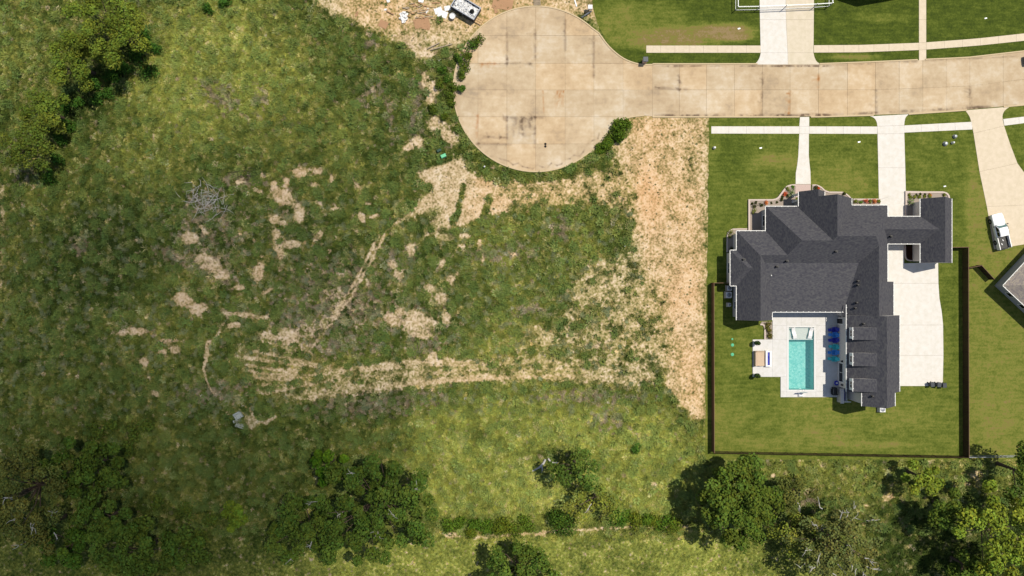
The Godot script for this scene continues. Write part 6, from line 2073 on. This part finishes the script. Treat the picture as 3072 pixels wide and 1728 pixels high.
func build_trees() -> void:
	var oak := Color(0.052, 0.078, 0.02)
	var lime := Color(0.1, 0.14, 0.024)
	var olive := Color(0.105, 0.115, 0.028)
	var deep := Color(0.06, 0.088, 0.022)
	var gold := Color(0.115, 0.14, 0.026)
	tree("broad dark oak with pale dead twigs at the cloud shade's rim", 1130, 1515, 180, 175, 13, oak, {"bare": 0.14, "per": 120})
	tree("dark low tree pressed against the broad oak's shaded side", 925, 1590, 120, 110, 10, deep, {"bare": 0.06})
	tree("small bright green tree touching the broad oak", 985, 1395, 58, 60, 6, Color(0.06, 0.11, 0.014), {"clump": 0.9})
	tree("large round dense tree over the corner of the pool yard fence", 2215, 1500, 112, 132, 12, Color(0.06, 0.082, 0.02), {"dens": 2.0, "per": 120, "clump": 1.05, "flat": 0.36})
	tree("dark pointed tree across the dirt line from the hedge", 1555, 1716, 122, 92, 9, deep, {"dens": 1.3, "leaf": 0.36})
	tree("dark slender tree between the bleached branch and the sparse olive tree", 1728, 1405, 78, 66, 8, Color(0.055, 0.082, 0.022), {"dens": 1.0, "leaf": 0.36, "per": 110})
	tree("sparse olive tree in the lime green grass by the round bush", 1790, 1500, 78, 84, 6, Color(0.12, 0.13, 0.032), {"dens": 0.62, "leaf": 0.34, "per": 90, "bare": 0.06})
	tree("thin brownish tree beside the large round one", 2385, 1475, 62, 62, 6, Color(0.075, 0.08, 0.03), {"dens": 0.8, "leaf": 0.32, "per": 110, "bare": 0.08})
	tree("small olive tree between the round tree and the dead limbed one", 2385, 1590, 70, 80, 7, olive, {"dens": 0.7, "leaf": 0.34, "per": 90, "bare": 0.12})
	tree("wide tree with many bleached dead limbs", 2510, 1625, 140, 120, 10, Color(0.088, 0.092, 0.042), {"dens": 1.25, "leaf": 0.36, "per": 95, "bare": 0.5})
	tree("small yellow green tree just behind the back metal fence", 2762, 1432, 54, 46, 7, gold, {"clump": 0.9, "leaf": 0.38})
	tree("dark tree between the small and the tall yellow green trees", 2850, 1530, 90, 50, 8, deep, {"clump": 1.0})
	tree("tall yellow green tree with large open leafy clumps", 2985, 1590, 120, 150, 13, gold, {"dens": 0.8, "lump": 0.28, "clump": 1.3, "bare": 0.05})
	tree("leafy tree overhanging the pale metal rail fence", 3075, 1420, 46, 90, 11, oak, {"clump": 1.2})
	tree("low dark tree at the foot of the tall yellow green one", 2900, 1700, 70, 50, 7, deep, {"clump": 1.0, "dens": 0.7})
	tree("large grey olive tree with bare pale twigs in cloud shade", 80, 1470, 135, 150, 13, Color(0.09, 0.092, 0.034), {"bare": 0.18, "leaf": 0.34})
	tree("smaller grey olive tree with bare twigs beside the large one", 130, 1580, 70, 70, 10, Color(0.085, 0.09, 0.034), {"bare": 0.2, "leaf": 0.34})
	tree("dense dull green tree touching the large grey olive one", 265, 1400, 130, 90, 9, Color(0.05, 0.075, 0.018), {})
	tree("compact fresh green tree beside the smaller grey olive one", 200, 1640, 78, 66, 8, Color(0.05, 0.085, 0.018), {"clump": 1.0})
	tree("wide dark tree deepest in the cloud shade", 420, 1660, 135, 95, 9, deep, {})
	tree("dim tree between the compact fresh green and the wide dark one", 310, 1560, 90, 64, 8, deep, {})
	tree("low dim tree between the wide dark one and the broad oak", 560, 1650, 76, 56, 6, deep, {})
	tree("small pale green tree alone in the shaded meadow", 704, 1545, 32, 42, 5, lime, {"clump": 0.8, "leaf": 0.36})
	tree("largest feathery olive tree over the thicket", 330, 85, 130, 120, 11, Color(0.1, 0.12, 0.026), {"leaf": 0.28, "per": 190, "dens": 1.2})
	tree("middle feathery olive tree between the largest and the smaller ones", 225, 190, 80, 70, 9, Color(0.1, 0.12, 0.026), {"leaf": 0.28, "per": 190, "dens": 1.2})
	tree("small rounded feathery tree beside the darkest feathery one", 140, 335, 66, 66, 8, Color(0.095, 0.115, 0.026), {"leaf": 0.28, "per": 180, "dens": 1.2})
	tree("darkest of the feathery trees, wide and low", 90, 440, 88, 62, 8, Color(0.08, 0.098, 0.024), {"leaf": 0.28, "per": 180, "dens": 1.2})
	# bushes
	rng.seed = 61
	for b in [[1352, 1575, 22], [1378, 1560, 26], [1405, 1585, 26], [1430, 1562, 24], [1458, 1578, 28], [1490, 1590, 26], [1515, 1562, 24], [1540, 1590, 30], [1575, 1565, 22], [1855, 1545, 24], [1885, 1550, 22], [1912, 1562, 26], [1940, 1550, 22], [1965, 1566, 24], [1995, 1560, 26], [2025, 1570, 22]]:
		bush("hedge_bush", "green bush in the hedge row along the dirt line", "bush", P(b[0] + rng.randf_range(-6, 6), b[1] + rng.randf_range(-10, 8)), b[2] / 18.0 * rng.randf_range(0.9, 1.6), rng.randf_range(1.0, 2.2), 560, 0.26, Color(0.06 * rng.randf_range(0.8, 1.5), 0.1, 0.018), "bushes of the hedge row")
	bush("round_bush", "round dark bush in the gap of the hedge row", "bush", P(1684, 1560), 2.5, 3.4, 1500, 0.3, Color(0.04, 0.07, 0.016))
	bush("round_bush", "small round bush alone near the big tree's shadow", "bush", P(1906, 1340), 1.1, 1.4, 420, 0.24, Color(0.045, 0.095, 0.02))
	for b in [[1845, 395, 34, 2.0], [1868, 372, 26, 2.2], [1820, 425, 28, 1.6], [1860, 415, 18, 1.0], [1800, 450, 20, 1.0]]:
		bush("weed_bush", "leafy weed bush where the turning circle meets the sandy strip", "bush", P(b[0], b[1]), b[2] / 18.0, b[3], 620, 0.28, Color(0.055, 0.085, 0.016), "weed bushes by the sandy strip")
	for b in [[1432, 120, 24], [1415, 140, 20], [1400, 165, 18], [1390, 200, 22], [1378, 230, 22], [1365, 265, 24], [1350, 285, 20], [1356, 315, 18], [1345, 240, 16], [1385, 270, 14], [1330, 215, 18], [1320, 255, 16], [1300, 330, 18], [1375, 180, 16], [1335, 350, 16]]:
		bush("weed_bush", "leafy weed bush along the turning circle's kerb opposite the road", "bush", P(b[0], b[1]), b[2] / 18.0, 1.3, 320, 0.26, Color(0.06, 0.08, 0.018) if rng.randf() < 0.5 else Color(0.045, 0.08, 0.018), "weed bushes along the circle's kerb")
	for b in [[385, 205, 26], [420, 170, 30], [455, 225, 30], [340, 235, 26], [290, 250, 28], [330, 285, 20], [298, 300, 20], [245, 310, 20], [205, 330, 22], [215, 380, 22], [440, 110, 24], [470, 150, 22], [630, 30, 18], [680, 10, 20], [190, 420, 22], [180, 480, 24], [160, 530, 26], [350, 210, 20]]:
		bush("thicket_bush", "deep green bush in the thicket at the foot of the feathery trees", "bush", P(b[0], b[1]), b[2] / 18.0, 1.7, 420, 0.28, Color(0.035, 0.075, 0.018), "bushes of the thicket")
	for b in [[300, 1290, 34], [345, 1280, 28], [410, 1290, 34], [455, 1275, 26], [390, 1340, 30], [640, 1560, 28], [560, 1530, 30], [480, 1500, 26], [610, 1600, 26]]:
		bush("meadow_bush", "dim bush in the cloud shaded meadow between the trees", "bush", P(b[0], b[1]), b[2] / 18.0, 1.8, 420, 0.3, Color(0.075, 0.1, 0.026), "bushes in the shaded meadow")
	# heap of dead brush
	rng.seed = 71
	var o := thing("brush_heap", "heap of grey leafless brushwood in the middle of the meadow", "brushwood", P(640, 605))
	for k in 5:
		var m := MB.new()
		for j in 17:
			var a := P(rng.randfn(636, 27), rng.randfn(600, 19)) - o.position + Vector3.UP * rng.randf_range(0.1, 1.5)
			var w := rng.randfn(2.9, 1.3)
			var l := rng.randf_range(0.7, 2.8)
			var b := a + Vector3(cos(w) * l, rng.randf_range(-0.1, 0.6), sin(w) * l)
			m.tube([a, a.lerp(b, 0.5) + Vector3(rng.randfn(), rng.randf() * 0.6, rng.randfn()) * 0.22, b], [0.04, 0.028, 0.012], 4)
		part(o, "branches", m, M.deadwood)
	o = thing("brush_heap", "thin dark scatter of dead twigs beside the brushwood heap", "brushwood", P(715, 530))
	var m := MB.new()
	for j in 30:
		var a := P(rng.randfn(715, 24), rng.randfn(530, 10)) - o.position + Vector3.UP * rng.randf_range(0.1, 0.4)
		var w := rng.randf_range(-0.5, 0.5)
		var l := rng.randf_range(0.8, 2.2)
		m.tube([a, a + Vector3(cos(w) * l, 0.1, sin(w) * l)], [0.035, 0.012], 4)
	part(o, "branches", m, M.bark)

func tuft_mesh(blades: int, spread: float, tall: float, wide: float, seed_: int) -> ArrayMesh:
	var g := RandomNumberGenerator.new()
	g.seed = seed_
	var m := MB.new()
	m.use_c = true
	for k in blades:
		var w := TAU * k / blades + g.randf_range(-0.4, 0.4)
		var d := Vector3(cos(w), 0, sin(w))
		var s := Vector3(-sin(w), 0, cos(w)) * wide * g.randf_range(0.7, 1.3)
		var base := d * g.randf() * spread * 0.3
		var mid := base + d * spread * g.randf_range(0.25, 0.5) + Vector3.UP * tall * g.randf_range(0.5, 0.9)
		var tip := base + d * spread * g.randf_range(0.7, 1.1) + Vector3.UP * tall * g.randf_range(0.55, 1.0)
		m.col = Color.WHITE * g.randf_range(0.8, 1.15)
		m.face([base - s, base + s, mid + s * 0.8, mid - s * 0.8], d * -0.3 + Vector3.UP)
		m.face([mid - s * 0.8, mid + s * 0.8, tip], Vector3.UP)
	return m.mesh(M.leaf)

func build_weeds() -> void:
	var g := RandomNumberGenerator.new()
	g.seed = 99
	var clump := FastNoiseLite.new()
	clump.seed = 17
	clump.frequency = 0.022
	clump.fractal_octaves = 3
	var sorts := [[tuft_mesh(7, 0.3, 0.3, 0.035, 1), [], 0.0], [tuft_mesh(9, 0.34, 0.2, 0.07, 2), [], 0.0], [tuft_mesh(6, 0.22, 0.42, 0.03, 3), [], 0.0]]
	for s in sorts: s[1] = PackedFloat32Array()
	var total := 0
	for k in 330000:
		var px := g.randf_range(-50.0, 3120.0)
		var py := g.randf_range(-30.0, 1758.0)
		if py < 1384.0 and px > 2108.0: continue
		if py < 345.0 and px > 1772.0: continue
		if Vector2(px - 1608, py - 267).length() < 256.0: continue
		if py > 175.0 and py < 362.0 and px > 1780.0: continue
		var ix := int((px + 64.0) / 2.0)
		var iy := int((py + 36.0) / 2.0)
		var i := iy * GW + ix
		var sand := ground_sand[i]
		if g.randf() < clampf((sand - 40) / 110.0, 0.0, 0.95): continue
		var col := Color8(ground_bytes[i * 3], ground_bytes[i * 3 + 1], ground_bytes[i * 3 + 2]).srgb_to_linear()
		var sc := g.randf_range(0.55, 1.4)
		var cl := clump.get_noise_2d(px, py)
		if sand > 110:
			col = Color(0.13, 0.125, 0.05)
			sc *= 0.5
		elif cl > 0.28 and py < 1600.0:
			sc *= 1.7
			col = col.lerp(Color(0.1, 0.15, 0.04), 0.5)
		elif cl < -0.34 and py < 1250.0 and py > 600.0:
			col = col.lerp(Color(0.17, 0.19, 0.11), 0.5)
		if py > 1620.0 and px < 2500.0: sc *= 0.45
		var j := g.randf_range(1.1, 1.75)
		var hue := g.randf_range(-0.12, 0.12)
		var a := g.randf() * TAU
		var p := P(px, py)
		var t := 0 if g.randf() < 0.6 else (1 if g.randf() < 0.6 else 2)
		var ca := cos(a) * sc
		var sa := sin(a) * sc
		sorts[t][1].append_array(PackedFloat32Array([ca, 0, sa, p.x, 0, sc * g.randf_range(0.7, 1.2), 0, 0.0, -sa, 0, ca, p.z, col.r * j * (1.0 + hue), col.g * j, col.b * j * (1.0 - hue), 1.0]))
		total += 1
	print("tufts ", total)
	var lab := ["tall loose grass tufts over the rough field", "low broad leaved weeds over the rough field", "upright grass stalks over the rough field"]
	for t in 3:
		var mm := MultiMesh.new()
		mm.transform_format = MultiMesh.TRANSFORM_3D
		mm.use_colors = true
		mm.mesh = sorts[t][0]
		mm.instance_count = sorts[t][1].size() / 16
		mm.buffer = sorts[t][1]
		var o := MultiMeshInstance3D.new()
		o.multimesh = mm
		o.name = ["grass_tufts", "ground_weeds", "grass_stalks"][t]
		add_child(o)
		o.set_meta("kind", "stuff")
		o.set_meta("label", lab[t])
		o.set_meta("category", "grass")

# ---------------------------------------------------------------- the cloud whose shade lies over the left of the field
func cloud_cover(px: float, py: float) -> float:
	var pts := [[0, 0, 0.05], [300, 60, 0.09], [300, 300, 0.14], [100, 420, 0.23], [600, 150, 0.07], [600, 400, 0.14], [900, 200, 0.05], [1000, 60, 0.02], [900, 500, 0.41], [1100, 350, 0.12], [1100, 600, 0.26], [1300, 650, 0.06], [400, 600, 0.48], [60, 750, 0.58], [300, 850, 0.6], [600, 850, 0.54], [900, 800, 0.48], [1150, 850, 0.3], [1350, 850, 0.15], [1500, 1000, 0.06], [1200, 1000, 0.24], [900, 1000, 0.41], [700, 1050, 0.44], [400, 1100, 0.64], [100, 1100, 0.64], [800, 1180, 0.5], [1000, 1130, 0.24], [1300, 1120, 0.08], [1000, 1260, 0.68], [1250, 1250, 0.42], [1450, 1260, 0.1], [700, 1300, 0.93], [300, 1300, 0.97], [50, 1400, 0.91], [500, 1500, 1.0], [200, 1600, 1.0], [800, 1500, 1.0], [1000, 1480, 0.76], [1200, 1450, 0.32], [1350, 1400, 0.04], [1150, 1600, 0.35], [1300, 1600, 0.02], [1000, 1690, 0.36], [1150, 1700, 0.05], [800, 1690, 0.91], [500, 1700, 1.0], [100, 1720, 1.0], [1700, 800, 0.0], [1600, 400, 0.0], [2300, 400, 0.0], [2300, 1000, 0.0], [2300, 1500, 0.0], [2000, 1300, 0.0], [1700, 1500, 0.0], [2900, 900, 0.0], [1500, 100, 0.0], [3000, 1600, 0.12], [2700, 1650, 0.1]]
	var a := 0.0
	var b := 0.0
	for q in pts:
		var d2 := Vector2(px - q[0], py - q[1]).length_squared() + 2500.0
		var w := 1.0 / (d2 * d2)
		a += w * q[2]
		b += w
	return a / b

func build_cloud() -> void:
	var g := RandomNumberGenerator.new()
	g.seed = 123
	var puff := SphereMesh.new()
	puff.radius = 1.0
	puff.height = 2.0
	puff.radial_segments = 8
	puff.rings = 4
	var mat := StandardMaterial3D.new()
	mat.albedo_color = Color(0.9, 0.9, 0.92)
	mat.roughness = 1.0
	puff.material = mat
	var buf := PackedFloat32Array()
	var cell := 2.0
	var x := -150.0
	while x < 40.0:
		var z := -80.0
		while z < 110.0:
			var gxp := x + g.randf_range(-0.8, 0.8)
			var gzp := z + g.randf_range(-0.8, 0.8)
			var px := gxp * PPM + 1536.0
			var py := gzp * PPM + 864.0
			var c := cloud_cover(clampf(px, 0, 3072), clampf(py, 0, 1728))
			if px < 0: c *= clampf(1.0 + px / 1100.0, 0.0, 1.0)
			if py > 1728: c *= clampf(1.0 - (py - 1728) / 900.0, 0.0, 1.0)
			if py < 0: c *= clampf(1.0 + py / 500.0, 0.0, 1.0)
			if c > 0.02:
				var r := sqrt(c * cell * cell / PI) * 1.04
				var h := g.randf_range(1480.0, 1560.0)
				buf.append_array(PackedFloat32Array([r, 0, 0, gxp + SUN_X * h, 0, r * 0.8, 0, h, 0, 0, r, gzp - SUN_Z * h]))
			z += cell
		x += cell
	var mm := MultiMesh.new()
	mm.transform_format = MultiMesh.TRANSFORM_3D
	mm.mesh = puff
	mm.instance_count = buf.size() / 12
	mm.buffer = buf
	var o := MultiMeshInstance3D.new()
	o.multimesh = mm
	o.name = "cloud"
	add_child(o)
	o.set_meta("kind", "stuff")
	o.set_meta("label", "thin broken cloud high overhead shading the weedy field")
	o.set_meta("category", "cloud")
	print("cloud puffs ", mm.instance_count)

func ripple_light_finish() -> StandardMaterial3D:
	# aqua pool plaster: pale and darker cells paint in the ripple light
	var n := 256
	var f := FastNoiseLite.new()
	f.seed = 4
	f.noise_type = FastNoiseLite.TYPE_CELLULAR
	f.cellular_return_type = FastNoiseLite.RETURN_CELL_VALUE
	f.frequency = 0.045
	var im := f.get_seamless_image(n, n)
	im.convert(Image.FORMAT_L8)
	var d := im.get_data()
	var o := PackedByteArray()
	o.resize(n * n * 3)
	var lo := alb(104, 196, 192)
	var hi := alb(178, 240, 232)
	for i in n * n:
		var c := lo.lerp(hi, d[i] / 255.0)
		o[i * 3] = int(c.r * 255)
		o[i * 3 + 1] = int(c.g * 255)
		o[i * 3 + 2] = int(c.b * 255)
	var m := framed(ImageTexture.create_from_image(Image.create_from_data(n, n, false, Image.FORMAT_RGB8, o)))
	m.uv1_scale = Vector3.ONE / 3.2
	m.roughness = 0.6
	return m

# ---------------------------------------------------------------- build
func _ready() -> void:
	var cam := Camera3D.new()
	cam.name = "camera"
	cam.position = Vector3(0, ALT, 0)
	cam.rotation_degrees = Vector3(-90, 0, 0)
	cam.fov = rad_to_deg(2.0 * atan(864.0 / PPM / ALT))
	cam.near = 0.5
	cam.far = 9000.0
	add_child(cam)
	cam.current = true
	var we := WorldEnvironment.new()
	we.name = "environment"
	var env := Environment.new()
	env.background_mode = Environment.BG_SKY
	var sm := ProceduralSkyMaterial.new()
	sm.sky_top_color = Color(0.62, 0.7, 0.83)
	sm.sky_horizon_color = Color(0.86, 0.89, 0.92)
	sm.ground_bottom_color = Color(0.3, 0.3, 0.25)
	sm.ground_horizon_color = Color(0.6, 0.64, 0.66)
	sm.sun_angle_max = 8.0
	var sky := Sky.new()
	sky.sky_material = sm
	env.sky = sky
	env.background_energy_multiplier = 0.5
	env.tonemap_mode = Environment.TONE_MAPPER_LINEAR
	env.tonemap_exposure = 1.26
	env.sdfgi_enabled = true
	env.ssao_enabled = true
	env.ssil_enabled = true
	we.environment = env
	add_child(we)
	var sun := DirectionalLight3D.new()
	sun.name = "sun"
	sun.light_energy = 1.3
	sun.light_color = Color(1.0, 0.965, 0.9)
	sun.light_angular_distance = 0.5
	sun.shadow_enabled = true
	add_child(sun)
	sun.look_at_from_position(Vector3.ZERO, Vector3(-SUN_X, -1.0, SUN_Z), Vector3(0, 0, -1))
	materials()
	M.leaf = StandardMaterial3D.new()
	M.leaf.vertex_color_use_as_albedo = true
	M.leaf.roughness = 0.85
	M.leaf.metallic_specular = 0.15
	M.leaf.cull_mode = BaseMaterial3D.CULL_DISABLED
	M.bark = std(Color(0.36, 0.31, 0.27), 0.95, 0.4)
	M.basin = ripple_light_finish()
	M.shelf = std(alb(232, 230, 224), 0.7, 0.5)
	M.water = StandardMaterial3D.new()
	M.water.albedo_color = Color(0.55, 0.9, 0.9, 0.1)
	M.water.transparency = BaseMaterial3D.TRANSPARENCY_ALPHA
	M.water.roughness = 0.02
	M.bin = std(Color(0.2, 0.22, 0.24), 0.6, 0.0)
	M.dump = std(Color(0.16, 0.18, 0.22), 0.6, 0.5)
	M.dump_rim = std(Color(0.6, 0.62, 0.66), 0.5, 0.4)
	M.glass_car = std(Color(0.36, 0.46, 0.46), 0.08, 0.0)
	build_ground()
	build_road()
	build_paths()
	build_pool()
	build_house()
	build_fences()
	print("structures ", Time.get_ticks_msec())
	build_beds()
	build_yard()
	build_vehicles()
	build_site()
	print("things ", Time.get_ticks_msec())
	build_trees()
	print("trees ", Time.get_ticks_msec())
	build_weeds()
	build_cloud()
	print("done ", Time.get_ticks_msec())
